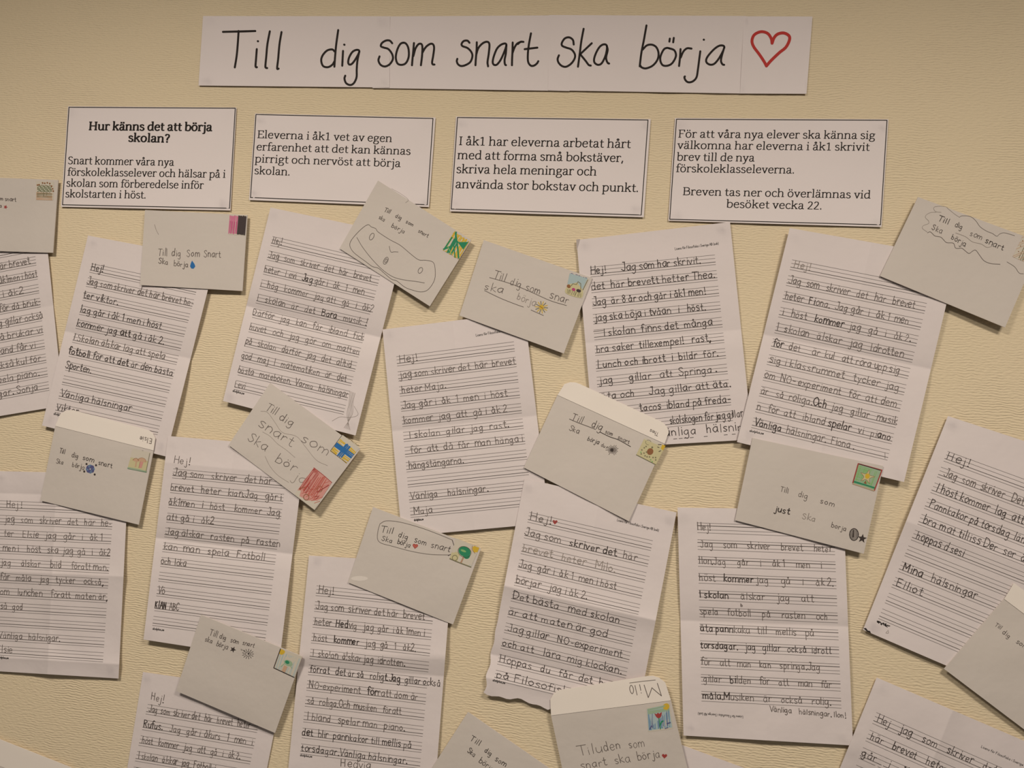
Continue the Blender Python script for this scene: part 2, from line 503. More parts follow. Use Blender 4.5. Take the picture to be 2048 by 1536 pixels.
def parse(font):
    out = {}
    for ch, (adv, s) in font.items():
        st_ = []
        for part in s.split(';'):
            straight = part.startswith('-')
            # a leading '-' marks a straight stroke
            nums = [float(t) for t in (part[1:] if straight else part).split()]
            p = np.array(nums).reshape(-1, 2)
            st_.append((straight, p))
        out[ch] = (adv, st_)
    return out


HAND_F, SERIF_F = parse(HAND), parse(SERIF)


def write(M, sh, x0, y0, x1, y1, xh, text, ink='pencil', w=1.25, font=None, jit=1.7, rnd=None, updir=None, flip=False, n=3,
          bold_w=None, thick=None, track=0.0, asc=1.0):
    """text from (x0,y0) to (x1,y1) along its baseline; xh = x-height in pixels. *word* is pressed harder."""
    font = font or HAND_F
    rnd = rnd or random.Random(hash_(text))
    base = INK[ink] if isinstance(ink, str) else ink
    glyphs, adv, heavy = [], 0, False
    for ch in text:
        if ch == '*':
            heavy = not heavy
            continue
        if ch == ' ':
            adv += 5.5 if font is HAND_F else 4.6
            continue
        g = font.get(ch)
        if g is None:
            raise KeyError(ch)
        glyphs.append((ch, adv, heavy))
        adv += g[0] + (1.2 if font is HAND_F else 0) + track
    last = adv - (2.2 if font is HAND_F else 1)
    d = np.array([x1 - x0, y1 - y0], float)
    L = np.hypot(*d)
    sx = L / max(last, 1)
    d /= L
    k = xh / 10
    for ch, ax, heavy in glyphs:
        jx, jy, js, jr = [rnd.uniform(-1, 1) * jit for _ in range(4)]
        pos = np.array([x0, y0]) + d * ax * sx
        up = updir if updir is not None else sh.up(*pos)
        if flip:
            up = -up
        for straight, p in font[ch][1]:
            q = p if straight else smooth(p, n)
            if straight and len(q) == 2 and thick is None:
                q = np.array([q[0], q[0] * .5 + q[1] * .5, q[1]])
            X = q[:, 0] * sx * (1 + js * .07) + jx * .35 * k
            Y = np.where(q[:, 1] > 10, 10 + (q[:, 1] - 10) * asc, q[:, 1]) * k * (1 + js * .07) + jy * .5 * k
            ca = jr * .035
            X = X + Y * ca
            pts = pos + X[:, None] * d + Y[:, None] * up
            if thick is None:
                ww = (w * (1.35 if heavy else 1)) * (1 + jy * .09)
                m_ = INK['dark'] if heavy else base
                if ch in '.,!' and p[:, 1].max() < 2:
                    ww, m_ = w * 2.0, (INK['dark'] if base is INK['pencil'] else base)
            else:                           # pen of a printed face: stems thick, hairlines thin
                if len(q) == 2:
                    dd = np.abs(q[1] - q[0])
                    f = np.full(2, dd[1] / max(np.hypot(*dd), 1e-6))
                else:
                    t = np.gradient(q, axis=0)
                    f = np.abs(t[:, 1]) / np.maximum(np.hypot(t[:, 0], t[:, 1]), 1e-6)
                if len(p) == 2 and abs(p[0, 0] - p[1, 0]) < .01 and abs(p[0, 1] - p[1, 1]) < 1.6:
                    f = f * 0 + 1.05
                ww = k * (thick[1] + (thick[0] - thick[1]) * f)
                m_ = base
            ribbon(M, sh, pts, ww, m_)


def hash_(t):
    h = 7
    for c in t:
        h = (h * 131 + ord(c)) % 1000003
    return h


def rules(M, sh, A, B, C, D, n, inverted=False, first=1):
    A, B, C, D = map(lambda p: np.array(p, float), (A, B, C, D))
    offs = [(-.455, 'rule', .85), (-.235, 'rule', .85), (0, 'rule_dark', 1.15), (.16, 'rule', .9)]
    if inverted:
        offs = [(-.16, 'rule', .9), (0, 'rule_dark', 1.4), (.235, 'rule', .9), (.42, 'rule', .9)]
    for g in range(n):
        for o, ink, w in offs:
            t = (g + o) / (n - 1)
            l, r = A + (C - A) * t, B + (D - B) * t
            k = np.linspace(0, 1, 37)
            # extra points where the line crosses a vertical fold, so that it bends with the paper
            fine = np.linspace(0, 1, 600)
            u = hmap(sh.Hi, l + (r - l) * fine[:, None])[:, 0]
            extra = [fine[np.argmin(abs(u - p - e))] for p in sh.folds for e in (-.005, 0, .005)]
            k = np.unique(np.r_[k, extra])[:, None]
            ribbon(M, sh, l + (r - l) * k, w, INK[ink], dz=.12)


def tag(o, label, cat, group=None):
    o['label'] = label
    o['category'] = cat
    if group:
        o['group'] = group
    return o


# ------------------------------------------------------------------ the room
def wall_material():
    mm = mat('ribbed_wallpaper', (0.70, 0.58, 0.36, 1), 0.8, 0.2)
    nt = mm.node_tree
    n, l = nt.nodes, nt.links
    b = n['Principled BSDF']
    tc = n.new('ShaderNodeTexCoord')
    mp = n.new('ShaderNodeMapping')
    l.new(tc.outputs['Object'], mp.inputs['Vector'])
    # horizontal ribs about 3 mm apart, wandering
    nd = n.new('ShaderNodeTexNoise')
    nd.inputs['Scale'].default_value = 46
    nd.inputs['Detail'].default_value = 2
    l.new(mp.outputs['Vector'], nd.inputs['Vector'])
    sep = n.new('ShaderNodeSeparateXYZ')
    l.new(mp.outputs['Vector'], sep.inputs['Vector'])
    ma = n.new('ShaderNodeMath'); ma.operation = 'MULTIPLY_ADD'
    ma.inputs[1].default_value = 0.009
    l.new(nd.outputs['Fac'], ma.inputs[0]); l.new(sep.outputs['Z'], ma.inputs[2])
    mu = n.new('ShaderNodeMath'); mu.operation = 'MULTIPLY'
    mu.inputs[1].default_value = 2 * math.pi / 0.0034
    l.new(ma.outputs[0], mu.inputs[0])
    sn = n.new('ShaderNodeMath'); sn.operation = 'SINE'
    l.new(mu.outputs[0], sn.inputs[0])
    # strength of the ribs varies in patches
    pa = n.new('ShaderNodeTexNoise')
    pa.inputs['Scale'].default_value = 9
    l.new(mp.outputs['Vector'], pa.inputs['Vector'])
    pr = n.new('ShaderNodeMapRange')
    pr.inputs['From Min'].default_value = .35
    pr.inputs['From Max'].default_value = .65
    pr.inputs['To Min'].default_value = .1
    pr.inputs['To Max'].default_value = .8
    l.new(pa.outputs['Fac'], pr.inputs['Value'])
    mr = n.new('ShaderNodeMath'); mr.operation = 'MULTIPLY'
    l.new(sn.outputs[0], mr.inputs[0]); l.new(pr.outputs[0], mr.inputs[1])
    # grain, stretched along the ribs
    mp2 = n.new('ShaderNodeMapping')
    mp2.inputs['Scale'].default_value = (1, 1, 2.4)
    l.new(tc.outputs['Object'], mp2.inputs['Vector'])
    ng = n.new('ShaderNodeTexNoise')
    ng.inputs['Scale'].default_value = 150
    ng.inputs['Detail'].default_value = 3
    l.new(mp2.outputs['Vector'], ng.inputs['Vector'])
    ad = n.new('ShaderNodeMath'); ad.operation = 'MULTIPLY_ADD'
    ad.inputs[1].default_value = 4.4
    l.new(ng.outputs['Fac'], ad.inputs[0]); l.new(mr.outputs[0], ad.inputs[2])
    bp = n.new('ShaderNodeBump')
    bp.inputs['Strength'].default_value = 0.6
    bp.inputs['Distance'].default_value = 0.00034
    l.new(ad.outputs[0], bp.inputs['Height'])
    l.new(bp.outputs['Normal'], b.inputs['Normal'])
    nc = n.new('ShaderNodeTexNoise')
    nc.inputs['Scale'].default_value = 3
    nc.inputs['Detail'].default_value = 4
    l.new(mp.outputs['Vector'], nc.inputs['Vector'])
    mx = n.new('ShaderNodeMix')
    mx.data_type = 'RGBA'
    mx.inputs['A'].default_value = (0.68, 0.552, 0.385, 1)
    mx.inputs['B'].default_value = (0.66, 0.548, 0.378, 1)
    l.new(nc.outputs['Fac'], mx.inputs['Factor'])
    l.new(mx.outputs['Result'], b.inputs['Base Color'])
    return mm


def box(name, x0, x1, y0, y1, z0, z1, material):
    M = Mesh()
    v = [(x, y, z) for x in (x0, x1) for y in (y0, y1) for z in (z0, z1)]
    M.add(v, [(0, 1, 3, 2), (4, 6, 7, 5), (0, 4, 5, 1), (2, 3, 7, 6), (0, 2, 6, 4), (1, 5, 7, 3)], material)
    o = M.build(name, origin=np.array([0, 0, 0]))
    o['kind'] = 'structure'
    return o


box('wall_back', -3, 3, 0, .12, 0, 2.5, wall_material())
box('floor', -3, 3, -3.2, .12, -.1, 0, mat('grey_floor', (0.16, 0.15, 0.14, 1), .5))
box('ceiling', -3, 3, -3.2, .12, 2.5, 2.6, mat('white_ceiling', (0.75, 0.73, 0.70, 1)))

# ------------------------------------------------------------------ banner
BQ = [(406, 32), (1625, 33), (1613, 187), (397, 171)]


def banner():
    size = (1010, 118)
    root = bpy.data.objects.new('banner', None)
    COL.objects.link(root)
    o = at([(1010, 108)], np.array([.002]))[0]
    root.location = tuple(o)
    root['_o'] = [float(c) for c in o]
    root.empty_display_size = .05
    tag(root, 'long white paper banner with black handwritten heading and red heart at the top', 'banner')
    strips = [((406, 32), (780, 32.5), (779, 175), (397, 171), 1.6), ((744, 33), (1141, 30.5), (1139, 182), (745, 176), 1.3),
              ((1098, 30), (1492, 32), (1484, 187), (1096, 180.5), 1.55), ((1488, 32.5), (1625, 33), (1613, 187.5), (1480, 187), 1.95)]
    sheets = []
    for i, (a, b, c, d, z) in enumerate(strips):
        s = Sheet([a, b, c, d], z, .2, seed=50 + i, wav=.5, size=(290, 118), res=(40, 16), lift=.5, tack=(i in (0, 3)))
        sheets.append(s)
        p = s.paper('paper_strip', PAPER2)
        p.parent = root
        p.location = tuple(np.array(p['_o']) - o)
        p['_o'] = p['_o']
    # clear tape over the joins
    return root, sheets


bn, bsheets = banner()


class Multi:
    """height field made of several overlapping strips"""

    def __init__(s, sheets):
        s.s = sheets

    def world(s, px, dz):
        px = np.asarray(px, float).reshape(-1, 2)
        zz = np.zeros(len(px))
        for sh in s.s:
            uv = hmap(sh.Hi, px)
            ins = (uv[:, 0] >= -.002) & (uv[:, 0] <= 1.002)
            zz = np.where(ins, np.maximum(zz, sh.z(uv)), zz)
        return at(px, (zz + dz) * MM)

    def up(s, x, y):
        return s.s[1].up(x, y)


bm = Multi(bsheets)
WORDS = {}
Z1 = lambda ox, pts: [(ox + x / 6.827, 30 + y / 6.827) for x, y in pts]
MK = [
    (430, [[(108, 230), (550, 218)], [(322, 218), (310, 400), (295, 560), (270, 715)],
           [(570, 465), (560, 600), (553, 690), (560, 712), (572, 712)], [(584, 357), (587, 358)],
           [(748, 222), (715, 400), (700, 560), (688, 690), (692, 718), (712, 724)],
           [(908, 232), (880, 400), (862, 600), (848, 728), (868, 732)],
           [(1682, 205), (1655, 400), (1640, 560), (1630, 705)],
           [(1635, 500), (1600, 470), (1530, 485), (1470, 550), (1450, 620), (1475, 695), (1540, 712), (1600, 680), (1632, 630)],
           [(1748, 490), (1742, 600), (1737, 692)], [(1763, 404), (1768, 406)],
           [(1970, 500), (1940, 475), (1880, 500), (1835, 570), (1818, 640), (1832, 675), (1870, 665), (1920, 600), (1970, 500)],
           [(1970, 500), (1945, 620), (1935, 740), (1932, 850), (1895, 930), (1845, 955), (1790, 930), (1768, 870), (1778, 828)]]),
    (740, [[(303, 385), (270, 350), (220, 348), (165, 380), (148, 425), (190, 445), (250, 465), (300, 530), (312, 600), (270, 670), (205, 702), (145, 680), (115, 620), (130, 565)],
           [(455, 378), (410, 400), (370, 480), (352, 580), (375, 660), (430, 680), (490, 655), (528, 570), (525, 460), (495, 395), (455, 378)],
           [(600, 382), (590, 500), (580, 600), (573, 685)], [(592, 560), (620, 460), (660, 400), (700, 395), (715, 440), (710, 560), (695, 685)],
           [(712, 520), (760, 440), (820, 395), (860, 400), (875, 450), (862, 560), (848, 640), (855, 672), (880, 676)],
           [(1358, 378), (1330, 350), (1280, 355), (1250, 395), (1265, 425), (1330, 450), (1380, 500), (1398, 560), (1370, 640), (1300, 685), (1240, 695), (1200, 670), (1185, 630), (1192, 598)],
           [(1458, 372), (1455, 480), (1445, 600), (1440, 685)], [(1450, 540), (1480, 450), (1540, 385), (1600, 365), (1630, 400), (1622, 520), (1605, 640), (1612, 700)],
           [(1862, 410), (1810, 395), (1740, 450), (1695, 550), (1675, 640), (1695, 680), (1740, 670), (1800, 580), (1862, 410)],
           [(1862, 410), (1855, 520), (1838, 610), (1842, 670), (1856, 684)],
           [(1948, 375), (1945, 500), (1940, 600), (1938, 685)], [(1945, 520), (1975, 440), (2010, 390), (2060, 366)]]),
    (1030, [[(40, 395), (75, 366), (115, 366)], [(218, 250), (190, 400), (175, 540), (180, 640), (215, 690), (260, 690), (300, 660), (318, 630)], [(132, 466), (305, 445)],
            [(802, 402), (790, 340), (740, 305), (680, 320), (640, 380), (645, 420), (700, 445), (770, 470), (815, 530), (815, 590), (770, 660), (700, 705), (640, 695), (595, 650), (582, 600), (600, 550)],
            [(937, 188), (905, 360), (885, 520), (860, 705)], [(1048, 385), (890, 535)], [(890, 535), (960, 620), (1005, 680), (1035, 690)],
            [(1255, 425), (1215, 400), (1160, 430), (1110, 510), (1080, 600), (1090, 655), (1140, 680), (1190, 650), (1240, 540), (1255, 425)],
            [(1255, 425), (1265, 480), (1245, 570), (1250, 620), (1268, 655), (1285, 662)],
            [(1795, 142), (1760, 340), (1725, 520), (1703, 700)], [(1745, 470), (1800, 415), (1870, 405), (1930, 440), (1960, 520), (1945, 610), (1880, 690), (1790, 728), (1730, 715), (1712, 690)]]),
    (1330, [[(60, 455), (20, 450), (-20, 475), (-60, 560), (-62, 630), (-30, 685), (30, 692), (90, 665), (135, 600), (150, 540), (125, 480), (60, 455)],
            [(66, 322), (60, 362)], [(120, 312), (112, 372)],
            [(212, 465), (205, 580), (192, 695)], [(215, 580), (250, 500), (300, 455), (362, 458)],
            [(482, 495), (468, 600), (450, 740), (430, 850), (380, 905), (320, 918), (280, 890), (265, 850), (272, 838)], [(529, 336), (532, 337)],
            [(810, 440), (760, 415), (690, 450), (610, 530), (565, 600), (570, 650), (620, 678), (680, 660), (750, 570), (810, 440)],
            [(810, 440), (775, 560), (765, 630), (785, 672), (808, 680)]]),
]
for ox, strokes in MK:
    for s in strokes:
        p = smooth(Z1(ox, s), 6)
        k = sum(p[:, 0].mean() > lim for lim in (600, 738, 890, 1092, 1250))
        ribbon(WORDS.setdefault(k, Mesh()), bm, p, 4.1, INK['marker'], dz=.2, caps=True)
for k in sorted(WORDS):
    WORDS[k].build('marker_word', bn)
M = Mesh()
hp = smooth(Z1(1330, [(1462, 385), (1450, 320), (1400, 250), (1310, 228), (1220, 270), (1188, 350), (1210, 430), (1290, 540), (1350, 630), (1385, 695)]), 6)
ribbon(M, bm, hp, 5.8, INK['red'], dz=.2, caps=True)
hp = smooth(Z1(1330, [(1385, 695), (1450, 620), (1560, 515), (1650, 440), (1700, 340), (1690, 280), (1620, 245), (1540, 260), (1490, 310), (1462, 385)]), 6)
ribbon(M, bm, hp, 6.0, INK['red'], dz=.2, caps=True)
hh = M.build('heart', bn)
hh['label'] = 'red marker heart outline'

# ------------------------------------------------------------------ the four printed information sheets
INFO = [
    ([(136, 212.5), (473, 215), (461, 421), (122, 413.5)], [(138, 214.5), (470.5, 216.5), (459, 416.5), (125, 409.5)],
     'printed information sheet with the bold centred heading, leftmost of the four bordered boxes', [
        (177, 260, 423, 262, 11.6, 'Hur känns det att börja', True), (256, 283, 338, 285, 11.6, 'skolan?', True),
        (135, 328, 347, 331.5, 10.6, 'Snart kommer våra nya', False), (134, 351, 450, 355.5, 10.6, 'förskoleklasselever och hälsar på i', False),
        (132, 373, 406, 377.5, 10.6, 'skolan som förberedelse inför', False), (130, 394.5, 291, 397, 10.6, 'skolstarten i höst.', False)]),
    ([(510, 227), (871, 235), (858, 414), (498, 400)], [(512, 229), (866, 237), (854.5, 409.5), (501, 395)],
     'information sheet overlapped by the cartoon face envelope, second bordered box from left', [
        (514, 276, 783, 284, 10.8, 'Eleverna i åk1 vet av egen', False), (512, 300.5, 820, 309.5, 10.8, 'erfarenhet att det kan kännas', False),
        (509, 324.5, 800, 334, 10.8, 'pirrigt och nervöst att börja', False), (508, 348, 579, 351, 10.8, 'skolan.', False)]),
    ([(912, 233), (1301.5, 238), (1287.5, 434.5), (900, 422.5)], [(915, 235), (1296, 240), (1282.5, 430), (902.5, 418)],
     'printed information sheet in larger type ending in punkt, third bordered box from the left', [
        (917, 290, 1260, 296, 12, 'I åk1 har eleverna arbetat hårt', False), (914, 318, 1246, 324, 12, 'med att forma små bokstäver,', False),
        (912, 346, 1192, 351, 12, 'skriva hela meningar och', False), (910, 376, 1276, 384, 12, 'använda stor bokstav och punkt.', False)]),
    ([(1350, 236), (1777, 238.5), (1763, 454), (1336.5, 441.5)], [(1353, 238.5), (1774, 240.5), (1761, 449.5), (1339.5, 438.5)],
     'widest printed information sheet with two paragraphs, rightmost of the four bordered boxes', [
        (1356, 275, 1749, 278, 11, 'För att våra nya elever ska känna sig', False), (1354, 297.5, 1738, 301.5, 11, 'välkomna har eleverna i åk1 skrivit', False),
        (1353, 321, 1508, 323, 11, 'brev till de nya', False), (1351, 344, 1588, 347, 11, 'förskoleklasseleverna.', False),
        (1365, 390, 1740, 397, 11, 'Breven tas ner och överlämnas vid', False), (1452, 415, 1643, 419, 11, 'besöket vecka 22.', False)]),
]
for i, (q, b, lab, lines) in enumerate(INFO):
    s = Sheet(q, 1.4, .25, seed=70 + i, wav=.5, size=(275, 150), res=(40, 24), lift=.9, stack='drape',
              curl=[(.5, 1, .8, 60)])
    o = s.paper('information_sheet', PAPER2)
    tag(o, lab, 'sign', 'bordered information sheets')
    M = Mesh()
    for k in range(4):
        a, c = np.array(b[k]), np.array(b[(k + 1) % 4])
        ribbon(M, s, a + (c - a) * np.linspace(0, 1, 31)[:, None], 1.7, INK['print'], dz=.1)
    M.build('printed_border', o)
    for (x0, y0, x1, y1, xh, t, bold) in lines:
        M = Mesh()
        write(M, s, x0, y0, x1, y1, xh, t, 'print', font=SERIF_F, jit=0, thick=(3.1, 1.8) if bold else (1.95, 1.12), n=5)
        M.build('printed_heading_line' if bold else 'printed_line', o)


# ------------------------------------------------------------------ letters
def small(M, s, x0, y0, x1, y1, xh, text, flip=False, w=1.0):
    write(M, s, x0, y0, x1, y1, xh, text, 'print', w=w, jit=0, flip=flip, n=2)


LETTERS = []


def letter(q, lab, ru, lines, free=(), z0=1.6, xh=8.4, cut=None, foot=None, head=None, w=1.25, inverted=False, tb=0.0, slant=0, extra=None,
           seed=1, ink='pencil', **kw):
    s = Sheet(q, z0, .2, seed=seed, stack='drape', **kw)
    o = s.paper('letter', PAPER, cut=cut)
    tag(o, lab, 'letter', 'letters written on ruled sheets')
    A, B, C, D, n = ru
    M = Mesh()
    rules(M, s, A, B, C, D, n, inverted)
    M.build('ruled_lines', o)
    A, B, C, D = map(lambda p: np.array(p, float), (A, B, C, D))
    rnd = random.Random(seed * 17 + 3)
    for ln in lines:
        g, x0, x1, t = ln[:4]
        ik = ln[4] if len(ln) > 4 else ink
        k = (g - 1 + tb) / (n - 1)
        l, r = A + (C - A) * k, B + (D - B) * k
        f = lambda x: l[1] + (r[1] - l[1]) * (x - l[0]) / (r[0] - l[0])
        M = Mesh()
        write(M, s, x0, f(x0) - .8, x1, f(x1) - .8, xh, t, ik, w=w, rnd=rnd, asc=.85)
        M.build('handwritten_line', o)
    for (x0, y0, x1, y1, h, t) in free:
        M = Mesh()
        write(M, s, x0, y0, x1, y1, h, t, ink, w=w, rnd=rnd, asc=.85)
        M.build('handwritten_line', o)
    if extra:
        M = Mesh()
        extra(M, s)
        M.build('pencil_marks' if 'heart' not in lab else 'red_heart', o)
    if foot:
        M = Mesh()
        small(M, s, *foot, 2.5, 'skolplus.se', w=.85)
        M.build('printed_footer', o)
    if head:
        M = Mesh()
        small(M, s, *head[:4], 2.8, 'Licens för Filosofiska i Sverige AB (soh)', flip=inverted, w=.62)
        M.build('printed_licence_line', o)
    LETTERS.append(o)
    return s, o


def heart_shape(cx, cy, r, up=(0, -1)):
    up = np.array(up, float)
    rt = np.array([-up[1], up[0]])
    pts = []
    for k in range(20):
        t = k / 20 * 2 * math.pi
        x = 16 * math.sin(t) ** 3
        y = 13 * math.cos(t) - 5 * math.cos(2 * t) - 2 * math.cos(3 * t) - math.cos(4 * t)
        pts.append(np.array([cx, cy]) + rt * x / 16 * r + up * y / 16 * r)
    return pts


# left edge, cut by the frame
letter([(-199, 458), (86, 411), (127, 811), (-158, 858)],
       'letter cut by the left frame edge, below the envelope with the bouquet stamp',
       ((-156, 541), (69, 498), (-127, 818), (98, 776), 11),
       [(2, -8, 61, 'här brevet'), (3, -8, 75, 'i åk1men i höst'), (4, -25, 48, 'gå i åk2'), (5, -2, 82, 'för då bruk-'),
        (6, -15, 86, 'jag gillar också'), (7, -10, 85, 'då brukar vi'), (8, -12, 71, 'bland får vi'), (9, -14, 82, 'också kul för'),
        (10, -12, 79, 'spela piano.'), (11, -60, 76, 'Hälsningar. Sonja')],
       z0=1.4, seed=2, hcrease=[(.5, -1.2, 20)], vcrease=[(.5, 1, 15)], w=1.2)

letter([(176, 471), (431, 519), (332, 913), (84, 851)],
       'tilted letter with thick pencil words below the pink and black stamped envelope',
       ((180, 540), (392, 584.5), (111, 820), (316, 865), 11),
       [(1, 181, 206, 'Hej!', 'dark'), (2, 173, 386, 'Jag som skriver det här brevet he-'), (3, 166, 235, 'ter viktor.', 'dark'), (4, 160, 322, 'lag går i åk 1 men i höst', 'dark'),
        (5, 153, 327, 'kommer jag *att* gå i åk 2.', 'dark'), (6, 146, 329, 'I Skolan älskar lag att spela'), (7, 136, 345, '*fotboll* för att *det* är den bästa', 'dark'),
        (8, 130, 182, 'Sporten.', 'dark'), (10, 120, 262, 'Vänliga hälsningar', 'dark'), (11, 112, 156, 'Viktor', 'dark')],
       foot=(107, 829, 131, 834), z0=2.0, seed=3, hcrease=[(.5, -2.2, 22)], vcrease=[(.5, -.7, 12)], w=1.3, curl=[(1, .75, 2, 50)])


def levi_extra(M, s):
    rnd = random.Random(5)
    for k in range(5):
        p = [(700 + k * 2.5, 782 + k), (698 + k * 2, 806), (694 + k * 2.5, 830), (700 - k * 3, 860 - k)]
        ribbon(M, s, smooth(p, 6), .6, INK['light'])
    ribbon(M, s, smooth([(664, 842), (680, 834), (700, 835), (716, 829), (708, 812)], 6), .6, INK['light'])


letter([(541, 415), (813, 472), (711, 871), (446, 802)],
       'letter with faint widely spaced words, overlapped by the cartoon face envelope',
       ((542, 486), (764, 538), (469, 774), (688, 824), 11),
       [(1, 544, 563, 'Hej!'), (2, 537, 742, 'Jag   som   skriver   det   här   brevet'), (3, 528, 727, 'heter   Levi   *Jag* går i   åk   1   men'), (4, 520, 745, 'i   hög   kommer   jag att   gå   i   åk2'),
        (5, 514, 733, 'I   skolan   är   det   *Bara*   musik  !'), (6, 505, 727, 'Därför   jag   kan   får   ibland   fick'), (7, 498, 718, 'huvet   och   jag   gör   om   matten'),
        (8, 490, 702, 'på   skolan   därför   jag   det   alltid'), (9, 482, 692, 'god   maj   I   matematiken   är   det'), (10, 475, 695, 'bästa   mateboken.  Varma   hälsningar'), (11, 469, 489, 'Levi')],
       foot=(465, 783, 488, 789), z0=1.6, seed=4, hcrease=[(.505, -3.6, 22)], vcrease=[(.5, -.7, 12)], ink='pencil', w=1.05, extra=levi_extra, xh=8)

letter([(765, 659), (1049, 624), (1099, 1046), (804, 1073)],
       'central letter tilting left, below the envelope with the small yellow sun',
       ((794, 727), (1029, 697.5), (821, 1030), (1064, 1006), 11),
       [(1, 799, 836, 'Hej!'), (2, 800, 1031, 'jag som skriver det  här  brevet'), (3, 804, 892, 'heter Maja.'), (4, 804, 1015, 'Jag går i  åk  1  men  i  höst'),
        (5, 808, 1014, 'kommer  jag  att  gå i  åk 2'), (6, 819, 1018, 'I skolan  gilar  jag  rast.'), (7, 821, 1046, 'för  att  då  får  man  hänga i'),
        (8, 818, 927, 'hängstängarna.'), (10, 822, 976, 'Vänliga    hälsningar.'), (11, 828, 865, 'Maja')],
       foot=(828, 1042, 847, 1040), head=(952, 673, 1042, 658), z0=1.6, seed=5, hcrease=[(.5, -1.8, 20)], vcrease=[(.5, .8, 12)], xh=8.4)


def thea_extra(M, s):
    for a, b in (((1187, 663), (1207, 661)),):
        ribbon(M, s, [a, b], 1.1, INK['pencil'])
    for x in (1347, 1358, 1368, 1380, 1408, 1448, 1464):
        ribbon(M, s, [(x, 878 - (x - 1347) * .08), (x + 7, 877.4 - (x - 1347) * .08)], 1, INK['dark'])
    c = s.uvpx([(0, 0), (.045, 0), (.0, .05)])


letter([(1153, 480), (1460, 444), (1505, 879), (1189, 897)],
       'letter in large dark handwriting with folded top left corner, below rightmost bordered box',
       ((1181, 549), (1431, 524), (1200, 863), (1465, 836), 11),
       [(1, 1181, 1401, 'Hej!      Jag som har skrivit.'), (2, 1183, 1430, 'det  här brevett hetter Thea.'), (3, 1186, 1412, 'Jag  är 8 år och går i åk1 men!'), (4, 1190, 1411, 'jag ska böja i tvåan   i   höst.'),
        (5, 1207, 1425, 'I skolan  finns det  många'), (6, 1193, 1421, 'bra saker  tillexempel!   rast,'), (7, 1196, 1436, 'Lunch och *ib*rott  i  bildr  för.'), (8, 1199, 1434, 'jag      gillar   att  Springa *.*'),
        (9, 1203, 1462, 'äta och     Jag gillar att äta.'), (10, 1280, 1461, 'tacos  ibland på freda-'), (11, 1340, 1486, 'skolskogen för jag gillar')],
       free=[(1330, 873, 1486, 860, 10, 'änliga   hälsnin')],
       head=(1350, 500, 1437, 489), z0=1.6, seed=6, hcrease=[(.5, -1.5, 22)], vcrease=[(.5, .8, 12)], w=1.45, ink='dark', extra=thea_extra, xh=9, curl=[(.0, .5, 4, 60), (1, .55, 1.5, 50)])


def fiona_extra(M, s):
    ribbon(M, s, [(1770, 905), (1770, 917)], .8, INK['pencil'])


letter([(1579.5, 456), (1915, 515), (1808, 964), (1474, 884)],
       'wide letter with faint grey handwriting partly under the cloud-outlined envelope',
       ((1581, 534), (1858, 589), (1504, 850), (1776, 915), 11),
       [(1, 1587, 1620, 'Hej!', 'light'), (2, 1577, 1829, 'Jag  som   skriver   det   här   brevet'), (3, 1569, 1816, 'heter  *Fi*ona.  Jag går  i   åk 1  men'), (4, 1564, 1821, 'i   höst   *kommer*  jag   gå   i   åk 2.'),
        (5, 1553, 1806, 'I  skolan   älskar   jag   Idrotten'), (6, 1545, 1798, '*för*  det     är  kul   att röra upp sig'), (7, 1538, 1798, 'sig i klassrummet   tycker  jag'), (8, 1528, 1791, 'om  NO- experiment   för  att dem'),
        (9, 1521, 1793, 'är   så  roliga.*Och*  jag   gillar   musik'), (10, 1513, 1780, 'n   för  att   ibland *spelar*   vi   pi*ano*'), (11, 1508, 1708, '*Vänliga*  hälsningar.  Fiona .')],
       foot=(1499, 863, 1527, 869), z0=3.4, seed=7, hcrease=[(.5, -2.8, 24)], vcrease=[(.5, .7, 12)], xh=9, w=1.25, curl=[(1, .95, 2, 45), (.95, .85, -1.2, 30)], extra=fiona_extra)

letter([(336, 872), (611, 895), (559, 1321), (287, 1279)],
       'letter signed in capitals ABC, below the envelope with a red scribbled stamp',
       ((345, 951), (570, 972), (305.5, 1246), (531, 1276), 11),
       [(1, 346, 543, 'Jag som   skriver   det här'), (2, 341, 563, 'brevet   heter   kian.Jag   går i'), (3, 337, 559, 'åk1men   i   höst    kommer  Jag'), (4, 333, 427, 'att gå i   åk2'),
        (5, 331, 560, 'Jag älskar   rasten   på   rasten'), (6, 327, 529, 'kan  man   spela   Fotboll'), (7, 322, 372, 'och  löka'), (9, 316, 329, 'Vö'), (10, 310, 357, '*KIAN*  ABC')],
       free=[(347, 925, 380, 930, 8.5, 'Hej!')], foot=(305, 1259, 328, 1262),
       z0=2.2, seed=8, hcrease=[(.5, -3.4, 24), (.13, .8, 14)], vcrease=[(.5, -.9, 12)], xh=8.6, w=1.3)

letter([(-10, 942), (257, 948), (237, 1357), (-28, 1341)],
       'letter with deep folds at the left frame edge, below the mushroom stamped envelope',
       ((-4, 1014.5), (226, 1024), (-22, 1304), (206, 1319), 11),
       [(1, 13, 45, 'Hej !'), (2, 9, 222, 'jag   som   skriver   det   här   he-'), (3, 7, 205, 'ter    Elsie   jag   går   i   åk 1'), (4, 5, 220, 'men i    höst   ska  jag  gå   i   åk2'), (5, 2, 215, 'jag     älskar     bild     föratt man.'),
        (6, 0, 206, 'får   måla    jag   tycker    också,'), (7, 0, 214, 'om    lunchen    föratt  maten är,'), (8, 1, 45, 'så   god'), (10, -3, 120, 'Vänliga   hälsnigar.'), (11, -6, 24, 'Elsie')],
       foot=(-5, 1316, 17, 1318), z0=1.6, seed=9, hcrease=[(.5, 2.2, 22), (.11, -1.2, 12), (.93, 1.4, 12)], vcrease=[(.47, 2.0, 16)], xh=8.2, w=1.1, curl=[(.55, 1, 2.5, 50)])

